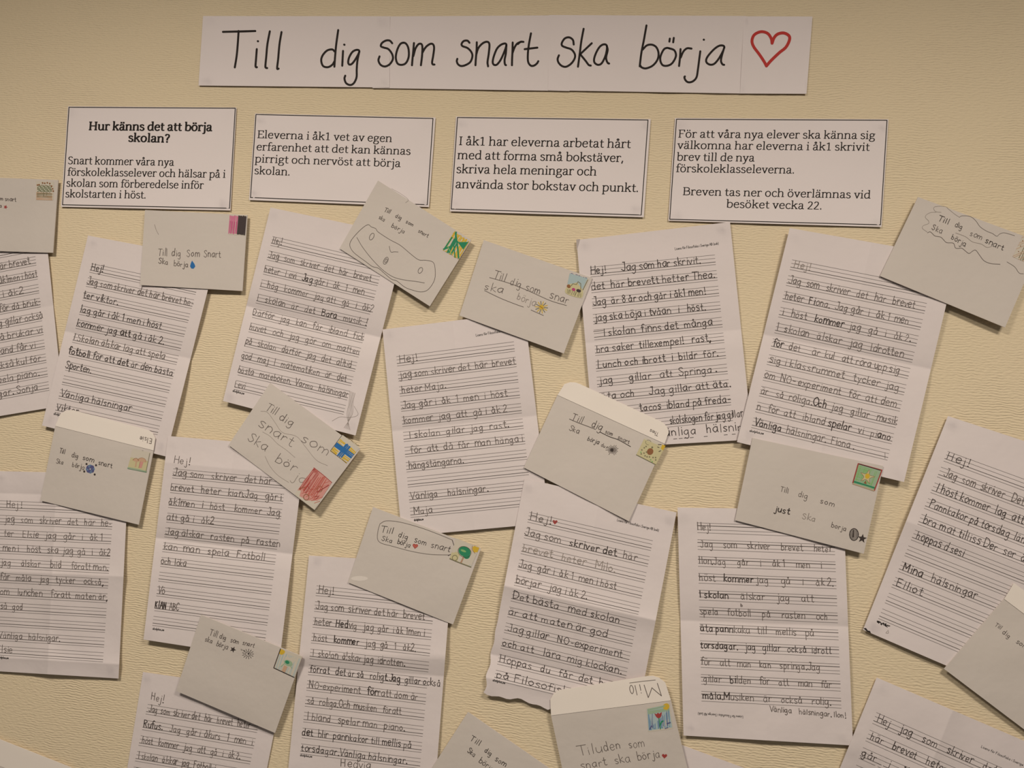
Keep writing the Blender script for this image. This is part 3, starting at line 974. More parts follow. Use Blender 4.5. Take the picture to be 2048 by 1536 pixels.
letter([(618, 1111), (905, 1128), (871, 1566), (576, 1543)],
       'letter with a line running past its ruled margin, below the green tree stamped envelope',
       ((632, 1186), (868, 1210), (601, 1502), (840, 1532), 11),
       [(1, 637, 667, 'Hej!'), (2, 632, 849, 'Jag som  skriver det här  brevet'), (3, 629, 849, 'heter  *Hed*vig   jag  går  i åk 1men i'), (4, 627, 831, 'höst   *kommer*   jag  gå   1   åk2.'), (5, 625, 809, 'I  skolan  älskar jag  idrotten.'),
        (6, 620, 880, 'förrat   det är så   rolig*t.Jag*  gillar också', 'dark'), (7, 618, 835, 'NO-experiment   *för*ratt dom är'), (8, 614, 802, 'så   roliga.Och  musiken   föratt'), (9, 614, 809, 'I bland   spelar man   piano.'),
        (10, 604, 822, '*det*  blir  pannkakor till mellis på', 'dark'), (11, 602, 814, 'torsdagar.Vänliga hälsningar.', 'dark')],
       free=[(681, 1533, 742, 1538, 9.5, 'Hedvig')], foot=(600, 1512, 624, 1515),
       z0=1.6, seed=10, hcrease=[(.455, 2.4, 20, -.04), (.52, -1.6, 16)], vcrease=[(.46, .7, 10)], xh=8.6, w=1.3, curl=[(1, .4, 1.5, 50)])


def milo_extra(M, s):
    fill(M, s, heart_shape(1110, 1044, 5, (.1, -1)), INK['crayon_red2'])


def ragged(px, u, v):
    px = px.copy()
    k = np.clip((v - .93) / .07, 0, 1)
    px[:, 1] += k * (3 * np.sin(u * 19) + 2 * np.sin(u * 47)) * (u < .45)
    px[:, 0] += np.clip((.06 - u) / .06, 0, 1) * np.clip((v - .6) / .4, 0, 1) * 3 * np.sin(v * 60)
    return px


s_, o_ = letter([(1049, 957), (1353, 1025), (1270, 1456), (968, 1385)],
       'crumpled letter with red heart after its greeting and sharp fold across the middle',
       ((1056, 1039), (1302.5, 1096), (989, 1354.5), (1240, 1415), 11),
       [(1, 1060, 1103, 'Hej!'), (2, 1049, 1274, 'Jag som   *skriver* *det*  här', 'pencil'), (3, 1045, 1230, 'brevet   heter   Milo.', 'light'), (4, 1037, 1232, 'Jag  går i  åk 1  men i höst'), (5, 1031, 1174, 'börjar   jag i åk 2.'),
        (6, 1025, 1238, 'Det bästa   med skolan', 'dark'), (7, 1016, 1214, 'är att maten är god', 'dark'), (8, 1015, 1244, 'Jag gillar   NO-experiment', 'dark'), (9, 1004, 1242, 'och att   lära  mig klockan.', 'dark'), (10, 999, 1225, 'Hoppas   du   får  det  bra', 'dark'), (11, 992, 1150, 'på Filosofiska', 'dark')],
       head=(1234, 1042, 1317, 1063), foot=(985, 1362, 1010, 1368), extra=milo_extra, cut=ragged,
       z0=3.0, seed=11, hcrease=[(.5, 3.4, 24), (.82, -1.8, 14), (.93, 1.0, 8)], vcrease=[(.5, .8, 12)], xh=8.8, w=1.3, wav=.8, curl=[(0, .95, 2, 30)])

letter([(1355, 1015), (1687, 1020), (1706, 1491), (1367, 1471)],
       'nearly upright letter with smudged small words below the envelope bearing a green star stamp',
       ((1394.5, 1051), (1668, 1061), (1403, 1388), (1682, 1402), 11),
       [(1, 1395, 1422, 'Hej!'), (2, 1401, 1664, 'Jag     som     skriver     brevet     heter'), (3, 1398, 1644, 'Ilon.Jag     går     i     åk 1     men     i'), (4, 1399, 1667, 'höst   *kommer* jag     gå     i     åk 2.'), (5, 1399, 1627, '*I skolan*     älskar     jag     att'),
        (6, 1400, 1656, 'spela    fotboll     på     rasten     och'), (7, 1401, 1628, '*äta* *pann*kaka   till    mellis    på'), (8, 1401, 1663, '*torsdagar.*   jag   gillar   också  idrott', 'dark'), (9, 1402, 1640, 'för    att   man    kan    springa.Jag'), (10, 1407, 1663, 'gillar    *bi*lden    för    att    man    får'),
        (11, 1406, 1662, '*måla.M*usiken    är    också    rolig.')],
       free=[(1540, 1423, 1692, 1436, 6.5, 'Vänliga    hälsningar. Ilon!'), (1481, 1213, 1485, 1213.3, 3.5, 'b')], head=(1486, 1432, 1396, 1425), inverted=True, tb=.29,
       z0=1.6, seed=12, hcrease=[(.5, -2.2, 22)], vcrease=[(.5, .7, 12)], xh=8.6, w=1.3, curl=[(1, .55, 2, 60), (.6, 1, 1.6, 60)])


def ell_extra(M, s):
    rnd = random.Random(9)
    for k in range(26):
        x = 1754 + rnd.random() * 27
        y = 1243 + (x - 1754) * .42 + rnd.uniform(-2, 2)
        ribbon(M, s, [(x, y), (x + rnd.uniform(1, 4), y + rnd.uniform(-1, 3))], 1.6, INK['print'])
    fill(M, s, [(1726.8, 1256.5), (1732, 1256), (1736, 1261.5), (1740, 1262), (1742, 1266.5), (1734, 1263)], INK['print'])
    ribbon(M, s, smooth([(1775, 1262), (1772, 1266), (1777, 1266), (1776, 1260)], 5), .8, INK['light'])


letter([(1896, 832), (2250, 948), (2080, 1412), (1726, 1259.5)],
       'strongly tilted letter with loose joined scrawl, at the right frame edge',
       ((1889.5, 917), (2200, 1031), (1759, 1232), (2050, 1354), 11),
       [(1, 1893, 1938, 'Hej!'), (2, 1887, 2135, 'Jag  som  skriver   Det  här  brevet', 'pencil'), (3, 1871, 2120, 'I höst kommer  lag  att  gå i åk 2'), (4, 1858, 2110, 'Pannkakor på torsdag  längran ser'), (5, 1845, 2100, 'bra mat tilliss Der  ser  är bäst'), (6, 1832, 1926, 'hoppas d sesi'),
        (8, 1805, 1952, '*Mina*   hälsningar', 'dark'), (9, 1791, 1843, 'Elliot')],
       z0=1.8, seed=13, hcrease=[(.5, 1.6, 24)], xh=10, w=1.4, ink='dark', curl=[(0, .35, 7, 110), (.35, 1, 5, 90)], extra=ell_extra)

letter([(286, 1344), (564, 1384), (487, 1775), (222, 1735)],
       'letter running off the bottom edge, below the framed palm tree stamp envelope',
       ((292.5, 1423), (515, 1460), (222, 1736), (445, 1775), 11),
       [(1, 297, 500, 'Jag  som  skriver det   här   brevet   heter'), (2, 287, 505, '*Rufus.*    Jag   går i  åkurs   1   men   i'), (3, 283, 480, 'höst   kommer   jag   att   gå   i   åk 2.'), (4, 276, 430, 'I skolan   älskar  jag   Fotboll  i'), (5, 268, 470, 'för att det är roligt och')],
       free=[(302, 1399, 327, 1406, 9, 'Hej!')], z0=1.6, seed=14, vcrease=[(.46, .9, 12)], xh=8.4, w=1.2)

letter([(1753.5, 1355), (2079, 1495), (1900, 1945), (1573, 1800)],
       'letter with a curling top edge and wide fold, in the bottom right corner',
       ((1747, 1441), (2020, 1562), (1612, 1791), (1885, 1915), 11),
       [(1, 1753, 1990, 'Hej    jag    som    skriver    det'), (2, 1740, 1985, 'här    *b*revet    heter   Algot   jag'), (3, 1722, 1960, 'går    i    åk 1   men   i   höst'), (4, 1712, 1940, 'går   jag  i   åk 2')],
       head=(1962, 1495, 2070, 1543), z0=2.6, seed=15, vcrease=[(.47, 1.8, 20)], xh=9.5, w=1.4, ink='dark', lift=-1, curl=[(.3, 0, 3, 60), (.75, 0, 2, 60)])

s16 = Sheet([(1318, 1473), (1640, 1592), (1500, 2040), (1180, 1920)], 1.5, .2, seed=16, stack='drape')
o16 = s16.paper('letter', PAPER)
tag(o16, 'blank sheet corner at the bottom edge, right of the envelope with blue tulip stamp', 'letter', 'letters written on ruled sheets')

# folded-down corner of the dark-lettered sheet (its underside shows)
for o in LETTERS:
    if 'folded top left corner' in o['label']:
        M = Mesh()
        S = [k for k in STACK if k.q[0] == (1153, 480)][0]
        fill(M, S, [(1152.5, 479), (1160, 478), (1153.5, 500)], INK['smudge'], dz=.5)
        M.build('folded_corner', o)


# ------------------------------------------------------------------ envelopes
def stampops(M, S, ops, base='stamp', uvq=None):
    """ops in the stamp's own unit square"""
    H = homography(uvq)
    P = lambda pts: hmap(H, pts)
    sc = math.hypot(uvq[1][0] - uvq[0][0], uvq[1][1] - uvq[0][1])
    rnd = random.Random(int(sc * 100))
    for i, op in enumerate(ops):
        kind = op[0]
        dz = .30 + .02 * i
        if kind == 'shape':
            fill(M, S, P(op[2]), INK[op[1]], dz)
        elif kind == 'fill':
            fill(M, S, P(smooth(op[2] + [op[2][0]], 4)[:-1] if len(op[2]) > 4 else op[2]), INK[op[1]], dz)
        elif kind == 'line':
            p = op[3]
            ribbon(M, S, P(smooth(p, 5) if len(p) > 2 else p), op[2], INK[op[1]], dz)
        elif kind == 'poly':
            p = op[3]
            for a, b in zip(p[:-1], p[1:]):
                ribbon(M, S, P([a, b]), op[2], INK[op[1]], dz)
        elif kind == 'dots':
            for x, y in op[3]:
                c = P([(x, y)])[0]
                ribbon(M, S, [c], op[2], INK[op[1]], dz)
        elif kind == 'hatch':           # colour, width, count, box, angle
            _, ink, w, cnt, (x0, y0, x1, y1), ang = op
            for k in range(cnt):
                t = (k + rnd.uniform(.1, .9)) / cnt
                if ang == 'v':
                    a, b = (x0 + (x1 - x0) * t, y0 + rnd.uniform(0, .05)), (x0 + (x1 - x0) * t + rnd.uniform(-.05, .05), y1 - rnd.uniform(0, .06))
                elif ang == 'h':
                    a, b = (x0, y0 + (y1 - y0) * t), (x1, y0 + (y1 - y0) * t + rnd.uniform(-.05, .05))
                else:
                    a = (x0 + (x1 - x0) * max(0, 2 * t - 1), y0 + (y1 - y0) * min(1, 2 * t))
                    b = (x0 + (x1 - x0) * min(1, 2 * t), y0 + (y1 - y0) * max(0, 2 * t - 1))
                    if ang == 'b':
                        a, b = (1 - a[0] if x0 == 0 and x1 == 1 else x1 + x0 - a[0], a[1]), (x1 + x0 - b[0], b[1])
                a, b = np.clip(a, 0, 1), np.clip(b, 0, 1)
                if np.hypot(*(a - b)) > .05:
                    ribbon(M, S, P([a, b]), w, INK[ink], dz)
        elif kind == 'text':
            _, ink, w, (x0, y0, x1, y1), xh, t = op
            a, b = P([(x0, y0), (x1, y1)])
            up = P([(x0, y0 - .1)])[0] - a
            write(M, S, a[0], a[1], b[0], b[1], xh * sc, t, ink, w=w, updir=up / np.hypot(*up), jit=.6)


def disc(cx, cy, rx, ry, n=10):
    return [(cx + rx * math.cos(2 * math.pi * k / n), cy + ry * math.sin(2 * math.pi * k / n)) for k in range(n)]


def star(cx, cy, r, a0=-90, inner=.42):
    return [(cx + r * (1 if k % 2 == 0 else inner) * math.cos(math.radians(a0 + 36 * k)),
             cy + r * (1 if k % 2 == 0 else inner) * math.sin(math.radians(a0 + 36 * k))) for k in range(10)]


def starfill(M, s, cx, cy, r, ink, a0=-90):
    fill(M, s, star(cx, cy, r, a0), INK[ink], dz=.2)


def envelope(q, lab, words, stamps=(), draw=None, flap=None, flapwords=(), z0=5.2, seed=30, lift=1.6, cut=None, drawname='drawing', **kw):
    s = Sheet(q, z0 - 2.6, 1.1, seed=seed, size=(163, 113), res=(26, 18), lift=lift, wav=.8, puff=.5, tack=False, stack='rigid', **kw)
    o = s.paper('envelope', ENVEL)
    tag(o, lab, 'envelope', 'hand addressed envelopes')
    rnd = random.Random(seed)
    for wd in words:
        M = Mesh()
        x0, y0, x1, y1, h, t = wd[:6]
        write(M, s, x0, y0, x1, y1, h, t, wd[6] if len(wd) > 6 else 'pencil', w=wd[7] if len(wd) > 7 else 1.15, rnd=rnd, asc=.85)
        M.build('handwritten_word', o)
    if draw:
        M = Mesh()
        draw(M, s)
        M.build(drawname, o)
    for sq, ops, slab in stamps:
        M = Mesh()
        k = np.linspace(0, 1, 7)
        U, V = np.meshgrid(k, k)
        px = hmap(homography(sq), np.c_[U.ravel(), V.ravel()])
        M.add(s.world(px, .2), [(j * 7 + i, j * 7 + 7 + i, j * 7 + 8 + i, j * 7 + 1 + i) for j in range(6) for i in range(6)], INK['stamp'])
        so = M.build('postage_stamp', o)
        so['label'] = slab
        M = Mesh()
        stampops(M, s, ops, uvq=sq)
        M.build('stamp_picture', so)
    if flap:
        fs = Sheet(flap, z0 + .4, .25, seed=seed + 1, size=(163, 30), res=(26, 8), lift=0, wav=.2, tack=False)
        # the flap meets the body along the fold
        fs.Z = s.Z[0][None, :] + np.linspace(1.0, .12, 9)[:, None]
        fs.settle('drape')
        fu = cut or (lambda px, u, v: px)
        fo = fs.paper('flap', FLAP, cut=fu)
        fo.location = tuple(np.array(fo['_o']) - np.array(o['_o']))
        fo.parent = o
        fo['label'] = 'open pale flap'
        if flapwords:
            M = Mesh()
            for x0, y0, x1, y1, h, t, w in flapwords:
                write(M, fs, x0, y0, x1, y1, h, t, 'pencil', w=w, flip=True, rnd=rnd, asc=.9)
            if flapwords[0][5] == 'M':
                ribbon(M, fs, [(1259, 1366), (1285, 1362.5), (1311, 1360)], 1.0, INK['pencil'])
            M.build('name', fo)
    return s, o


def rounded(px, u, v):
    px = px.copy()
    c = px.mean(0)
    # round off the two free corners of the flap
    for side in (0, 1):
        d = np.clip((.10 - (u if side == 0 else 1 - u)) / .10, 0, 1)
        k = d ** 2 * (1 - v) * .55
        low = np.array([px[(v > .999) & (np.abs(u - (0 if side == 0 else 1)) < 1e-6)][0]])
        px += k[:, None] * (low - px) * .6
    return px


# flower bouquet envelope, left edge
envelope([(-92, 352), (116.5, 360), (106, 505.5), (-104, 499)],
         'envelope cut by the left frame edge with a bouquet stamp and red star',
         [(-42, 397, 32, 403, 4.6, 'Till dig som snart'), (-42, 410, 4, 415, 4.6, 'ska börja')],
         [([(72, 362), (108, 364), (106.5, 401), (72, 400)],
           [('hatch', 'tan', 1.2, 9, (.02, .58, .93, .99), 'h'), ('hatch', 'olive', .6, 9, (.05, .6, .9, .85), 'h'),
            ('dots', 'olive', 2.4, [(.1 + .075 * (k % 11), .2 + .075 * (k // 11) + .02 * (k % 3)) for k in range(55)]),
            ('dots', 'soft_green', 1.4, [(.14 + .075 * (k % 10), .27 + .075 * (k // 10)) for k in range(40)]),
            ('dots', 'brown', 3.4, [(.08, .2), (.17, .18), (.36, .08), (.48, .09), (.62, .06), (.76, .09), (.87, .22), (.93, .36), (.97, .48)]),
            ('line', 'olive', 1.2, [(.42, .55), (.43, .8)]), ('line', 'olive', 1.1, [(.62, .55), (.6, .7)]), ('text', 'olive', .9, (.05, .98, .92, .98), .12, 'Grattis nu')],
           'stamp with a drawn bouquet')],
         draw=lambda M, s: starfill(M, s, 11, 414, 4.5, 'crayon_red2', -70), drawname='star', seed=31)


def drop(M, s):
    fill(M, s, [(384, 521), (389, 528), (390.5, 533), (387, 537.5), (382.5, 537), (380, 532.5), (381.5, 527)], INK['blue'])
    ribbon(M, s, smooth([(309, 449), (312, 459), (317, 469)], 5), .8, INK['light'])


envelope([(290, 420), (495, 430), (485, 582), (280, 570)],
         'nearly level envelope with a pink and black striped stamp and a blue drop',
         [(316, 511, 442, 515, 8.5, 'Till  dig   Som  Snart'), (317, 527, 376, 535, 6.4, 'Ska   börja')],
         [([(460, 430), (493, 431), (490, 471.5), (457, 469)],
           [('hatch', 'pink', 2.0, 9, (0, .02, .5, .97), 'v'), ('hatch', 'pink2', .8, 8, (0, .3, .5, .95), 'v'),
            ('hatch', 'black', 2.6, 9, (.55, .02, 1, .97), 'v'), ('hatch', 'black', 1.5, 8, (.52, .02, 1, .97), 'v')],
           'pink and black striped stamp')],
         draw=drop, drawname='blue_drop', seed=32)


def face(M, s):
    Z = lambda pts: [(660 + x / 5.69, 350 + y / 5.69) for x, y in pts]
    out = [(430, 565), (350, 620), (250, 730), (225, 800), (260, 870), (330, 930), (400, 980), (480, 1040), (550, 1060), (620, 1120), (700, 1185), (760, 1205),
           (850, 1275), (940, 1310), (1040, 1330), (1120, 1300), (1190, 1190), (1195, 1060), (1170, 990), (1090, 970), (1010, 965), (920, 900), (800, 800), (680, 735), (550, 650), (520, 610), (470, 590), (430, 565)]
    ribbon(M, s, smooth(Z(out), 4), .95, INK['pencil'])
    ribbon(M, s, smooth(Z([(305, 710), (370, 820), (480, 960), (600, 1080), (720, 1160), (850, 1195), (970, 1210), (1075, 1228)]), 5), .95, INK['pencil'])
    ribbon(M, s, smooth(Z([(675, 810), (682, 850), (697, 878), (730, 874), (775, 876)]), 5), .9, INK['pencil'])
    ribbon(M, s, smooth(Z([(700, 155), (800, 210), (890, 280), (860, 315)]), 5), .6, INK['light'])
    for cx, cy, a, b in ((475, 700, 24, 42), (1028, 1085, 24, 36), (635, 975, 24, 44), (637, 975, 12, 24)):
        t = np.linspace(0, 2 * math.pi, 15)
        e = [(cx + a * math.cos(k) * .9 - b * math.sin(k) * -.42, cy + b * math.sin(k) * .9 * -1 + a * math.cos(k) * .3) for k in t]
        ribbon(M, s, Z(e), 1.0, INK['pencil'])


envelope([(756, 361), (942.5, 480), (859.5, 612.5), (679, 497)],
         'envelope with a large pencilled cartoon face and a yellow and green scribbled stamp',
         [(767, 423, 779, 427, 4.8, 'Till'), (790, 434, 801, 440, 4.8, 'dig'), (811, 446, 826, 453, 4.8, 'som'), (836, 464, 855, 475, 4.8, 'snart'),
          (757, 437, 768, 443, 4.8, 'ska'), (782, 454, 808, 467, 5, 'börja')],
         [([(909, 462), (938, 482), (917.5, 519), (886, 500.5)],
           [('fill', 'stamp', [(0, 0), (1, 0), (1, 1), (0, 1)]), ('hatch', 'yellow', 2.0, 12, (0, 0, 1, 1), 'v'), ('hatch', 'yellow', 1.5, 8, (0, 0, 1, 1), 'a'),
            ('hatch', 'green', 3.0, 4, (.05, .3, .5, 1), 'v'), ('line', 'green', 3.4, [(.1, 0), (.35, .5), (.0, .95)]), ('line', 'green', 3.2, [(.1, .05), (.6, .55), (.95, .95)]),
            ('fill', 'green', [(.45, .35), (1, .05), (.95, .5)]), ('line', 'green', 2.2, [(.3, .5), (.75, 1)]), ('line', 'lime', 1.6, [(.1, .75), (.5, .95)])],
           'yellow and green scribbled stamp')],
         draw=face, drawname='cartoon_face', seed=33, z0=5.6, lift=2.5)


def under1(M, s):
    ribbon(M, s, smooth([(979, 555), (1020, 567), (1060, 583), (1100, 601), (1133, 611)], 5), 1.1, INK['pencil'])
    ribbon(M, s, smooth([(969, 581), (1000, 596), (1030, 608), (1047, 614)], 5), 1.1, INK['pencil'])
    ribbon(M, s, [(1062, 620), (1087, 631)], 1.1, INK['pencil'])


def sun1(M, s):
    under1(M, s)
    for k in range(14):
        a = 2 * math.pi * k / 14 + .1
        ribbon(M, s, [(1083 + 5 * math.cos(a), 614.5 + 5 * math.sin(a)), (1083 + 12.5 * math.cos(a), 614.5 + 12 * math.sin(a))], 1.6, INK['yellow' if k % 2 else 'olive'])
    fill(M, s, disc(1083, 614.5, 4.5, 4.5), INK['yellow'])
    ribbon(M, s, [(1079, 612), (1086, 617)], 1.2, INK['brown'])


envelope([(967.5, 480), (1184.5, 556), (1127.5, 707), (919, 631)],
         'envelope with two pencil underlines, a small yellow sun and a flower meadow stamp',
         [(985, 556, 1010, 563, 9, 'Till'), (1020, 568, 1041, 576, 9, 'dig'), (1050, 580, 1079, 589, 9, 'som'), (1098, 596, 1136, 608, 9.5, 'snar'),
          (968, 578, 1005, 587, 9, 'ska'), (1033, 598, 1070, 613, 8.6, 'börja', 'light')],
         [([(1139.4, 546.5), (1178.4, 558), (1164.5, 597.7), (1131, 586)],
           [('fill', 'sky', [(0, 0), (.92, 0), (.85, .55), (0, .5)]), ('fill', 'pale_yellow', [(.05, .55), (.3, .4), (.5, .3), (.6, .38), (.9, .6), (.9, .98), (0, 1)]),
            ('text', 'violet', .8, (.05, .13, .92, .15), .1, 'SVERIGE'), ('poly', 'olive', 1.4, [(.22, .55), (.28, .42), (.48, .4), (.52, .25), (.68, .3), (.78, .6)]),
            ('fill', 'black', disc(.68, .66, .13, .08)), ('fill', 'pink2', disc(.4, .68, .1, .08)), ('fill', 'brown', disc(.1, .6, .11, .09)),
            ('hatch', 'olive', .9, 11, (.02, .72, .9, 1), 'v'), ('line', 'olive', 1.4, [(.95, .05), (.88, .55)])],
           'stamp with a flower meadow')],
         draw=sun1, drawname='sun_and_underlines', seed=34, z0=5.4)


def cloud(M, s):
    Z = lambda pts: [(1820 + x / 8.98, 390 + y / 8.98) for x, y in pts]
    for p, w, k in (([(560, 310), (470, 300), (430, 260), (440, 215), (560, 200), (650, 215), (690, 250), (800, 340), (890, 400)], .7, 'light'),
                    ([(890, 400), (930, 375), (1080, 385), (1180, 460), (1260, 570), (1380, 650), (1480, 690), (1560, 740), (1610, 700), (1700, 680), (1880, 730)], .8, 'pencil'),
                    ([(470, 310), (370, 315), (290, 360), (280, 410), (330, 460), (335, 510), (240, 550), (225, 600), (310, 665)], .7, 'light'),
                    ([(315, 680), (360, 660), (400, 690), (450, 735), (550, 755), (600, 800), (660, 855), (780, 865), (810, 940), (850, 960), (930, 955), (990, 1000), (1060, 1050), (1120, 1010), (1180, 990), (1250, 1080), (1330, 1180), (1450, 1230), (1620, 1245)], 1.0, 'pencil'),
                    ([(820, 680), (1000, 750), (1120, 840), (1280, 880), (1380, 940), (1480, 920)], .8, 'light'),
                    ([(1740, 1200), (1880, 1290), (1960, 1400), (2040, 1415)], .8, 'pencil')):
        ribbon(M, s, smooth(Z(p), 4), w, INK[k])


envelope([(1836, 394), (2083, 485), (2010, 655), (1760, 552)],
         'envelope with a wavy pencil cloud around the address, upper right',
         [(1874, 441, 1896, 449, 6.5, 'Till', 'dark', 1.2), (1909, 452, 1924, 459, 6.5, 'dig', 'dark', 1.2), (1939, 470, 1963, 480, 7, 'som'), (1969, 485, 2006, 501, 7, 'snart', 'dark', 1.2),
          (1863, 459, 1883, 467, 7, 'Ska'), (1902, 477, 1930, 494, 6.5, 'börja', 'dark', 1.1)],
         [([(2045.5, 472), (2082, 488), (2064, 530), (2025, 513.6)],
           [('dots', 'brown', 2.2, [(.1, .2), (.12, .45), (.15, .7), (.3, .9), (.2, .08), (.35, .2)]), ('hatch', 'olive', 1.3, 10, (.3, .2, 1, 1), 'v'), ('hatch', 'tan', .9, 10, (0, 0, 1, 1), 'a')],
           'brown dotted stamp')],
         draw=cloud, drawname='cloud_outline', seed=35, z0=5.4)


def blueflower(M, s):
    for k in range(8):
        a = 2 * math.pi * k / 8
        fill(M, s, disc(180.5 + 5.3 * math.cos(a), 938 + 5.3 * math.sin(a), 4.0, 3.8, 8), INK['violet' if k % 2 else 'blue2'], dz=.14 + .01 * k)
    for k in range(9):
        a = 2 * math.pi * k / 9
        ribbon(M, s, smooth([(180 + 2 * math.cos(a), 938 + 2 * math.sin(a)), (180 + 6 * math.cos(a + .5), 938 + 6 * math.sin(a + .5)), (180 + 8 * math.cos(a), 938 + 8 * math.sin(a))], 4), 1.1, INK['violet'], dz=.27)
    for x, y in ((173, 928), (192, 930.5), (168.5, 943), (189.3, 949)):
        fill(M, s, disc(x, y, 2.1, 2.3, 8), INK['dark'])


envelope([(110.5, 852), (307, 901), (277.5, 1049.5), (80.5, 1001)],
         'open-flapped envelope with a blue scribbled flower and a mushroom stamp',
         [(118, 906, 129, 908, 5.3, 'Till'), (143, 914, 156, 917, 5.6, 'dig'), (165, 919, 187, 925, 5.8, 'som', 'dark'), (196, 929, 224, 936, 6, 'snart', 'dark'),
          (112, 926, 126, 929, 5.6, 'Ska'), (144, 933, 168, 940, 6, 'börja')],
         [([(265, 897), (300.4, 905), (292.6, 945), (255, 937)],
           [('fill', 'pale_yellow', [(.02, .45), (.98, .45), (.97, .95), (0, .95)]), ('fill', 'stamp', [(0, 0), (1, 0), (1, .45), (0, .45)]), ('text', 'print', .9, (.05, .2, .6, .17), .1, 'SVERIGE'),
            ('fill', 'tan', [(.42, .52), (.45, .42), (.6, .36), (.8, .38), (.88, .52), (.65, .55)]), ('fill', 'tan', [(.16, .56), (.22, .48), (.34, .45), (.46, .5), (.48, .58), (.3, .6)]), ('fill', 'soft_red', [(.56, .55), (.74, .55), (.71, .84), (.56, .86)]), ('line', 'brown', .8, [(.16, .56), (.24, .47), (.36, .44), (.48, .53)]), ('line', 'brown', .5, [(.42, .52), (.5, .4), (.65, .35), (.82, .4), (.88, .52)]),
            ('line', 'tan', 2.4, [(.36, .56), (.38, .84)]), ('line', 'brown', .5, [(.56, .55), (.56, .86)]), ('line', 'soft_green', 1.8, [(0, .95), (.5, .94), (1, .95)]), ('line', 'green', .7, [(0, 1), (1, .99)]), ('line', 'olive', .8, [(.98, .05), (.97, .95)])],
           'stamp with two mushrooms')],
         draw=blueflower, drawname='blue_flower', flap=[(126, 815), (312.5, 864), (307, 901), (110.5, 852)],
         flapwords=[(304, 877.5, 280, 872, 6.0, 'Elsie', 1.1)], seed=36, cut=rounded, z0=5.2)


def waves(M, s):
    Z = lambda pts: [(400 + x / 4, 680 + y / 4) for x, y in pts]
    for p in ([(485, 570), (540, 580), (600, 660), (660, 740), (770, 770), (840, 850), (930, 960), (1020, 1005)],
              [(500, 735), (560, 770), (620, 830), (690, 880), (760, 940)], [(520, 930), (560, 1010), (620, 1080), (710, 1140)]):
        ribbon(M, s, smooth(Z(p), 5), .65, INK['light'])


envelope([(540, 766), (720.5, 898), (629, 1020), (457, 890)],
         'envelope with big spaced words, a blue and yellow cross stamp and a red scribbled stamp',
         [(529, 819, 551, 830, 9.5, 'Till'), (556, 838, 583, 853, 9, 'dig'), (601, 882, 655, 911, 12, 'som'), (514, 851, 583, 893, 12, 'snart'),
          (494, 879, 531, 903, 12, 'Ska'), (549, 922, 589, 944, 11.5, 'bör'), (585, 957, 607, 968, 10, 'ja', 'light')],
         [([(684.6, 869.4), (719.5, 895.4), (693, 925.9), (660.8, 901.5)],
           [('fill', 'stamp', [(0, 0), (1, 0), (1, 1), (0, 1)]), ('text', 'print', .8, (.08, .14, .95, .14), .1, 'SVERIGE'),
            ('hatch', 'yellow', 1.9, 4, (.05, .2, .35, .42), 'h'), ('hatch', 'yellow', 1.9, 4, (.68, .22, 1, .42), 'h'), ('hatch', 'yellow', 1.9, 5, (.03, .72, .33, 1), 'h'), ('hatch', 'yellow', 1.9, 5, (.68, .75, 1, 1), 'h'),
            ('hatch', 'blue', 2.4, 5, (.03, .44, 1, .68), 'h'), ('hatch', 'blue', 2.4, 5, (.4, .2, .65, .97), 'v'), ('poly', 'dark', .8, [(0, 0), (0, 1), (1, 1)])],
           'stamp with a blue cross on yellow'),
          ([(627.6, 935.3), (664.2, 964), (628.7, 1019.5), (588.9, 988.5)],
           [('shape', 'soft_red', [(0, 0), (1, .02), (1, .6), (.9, .75), (.55, .92), (.2, .95), (.12, .8), (0, .86)]), ('hatch', 'crayon_red', 1.5, 12, (0, 0, .75, .8), 'v'), ('hatch', 'crayon_red', 1.0, 9, (.2, .05, 1, .85), 'a'), ('hatch', 'crayon_red2', .8, 9, (0, .0, .35, .8), 'v'),
            ('line', 'crayon_red2', 1.2, [(0, 0), (.5, .0), (1, .02)]), ('line', 'crayon_red2', 1.4, [(.05, 0), (.0, .5), (.05, .8)]), ('line', 'brown', 1.2, [(.02, .8), (.2, .62)]), ('dots', 'dark', 2.4, [(.5, .24)]),
            ('line', 'crayon_red2', 1, disc(.36, .52, .12, .09) + [(.48, .52)]), ('line', 'brown', 1.2, disc(.72, .42, .11, .09) + [(.83, .42)]), ('line', 'brown', 1.2, disc(.45, .86, .11, .08) + [(.56, .86)]), ('line', 'crayon_red2', 1.1, [(.7, .7), (.85, .62), (.8, .75)]), ('line', 'crayon_red2', 1.8, [(.7, .55), (.95, .15)])],
           'red scribbled stamp')],
         draw=waves, drawname='wavy_lines', seed=37, z0=5.6, lift=2.0)


def bubble(M, s):
    Z = lambda pts: [(560 + x / 4, 980 + y / 4) for x, y in pts]
    ribbon(M, s, smooth(Z([(800, 270), (785, 320), (780, 390), (810, 425), (900, 450), (1050, 490), (1200, 515), (1360, 520)]), 5), .95, INK['pencil'])
    ribbon(M, s, smooth(Z([(800, 270), (850, 247), (960, 257), (1120, 300), (1270, 355), (1378, 400)]), 5), .95, INK['pencil'])
    ribbon(M, s, Z([(1378, 400), (1392, 445)]), 1.2, INK['dark'])
    ribbon(M, s, Z([(1345, 525), (1365, 515)]), 1.3, INK['dark'])
    fill(M, s, heart_shape(830.5, 1092, 4.8, (.15, -1)), INK['crayon_red'])
    hp = heart_shape(830.5, 1092, 5, (.15, -1))
    ribbon(M, s, hp + [hp[0]], .9, INK['crayon_red2'], dz=.2)
    fill(M, s, disc(719, 1157, 17, 5, 14), INK['white_gel'])


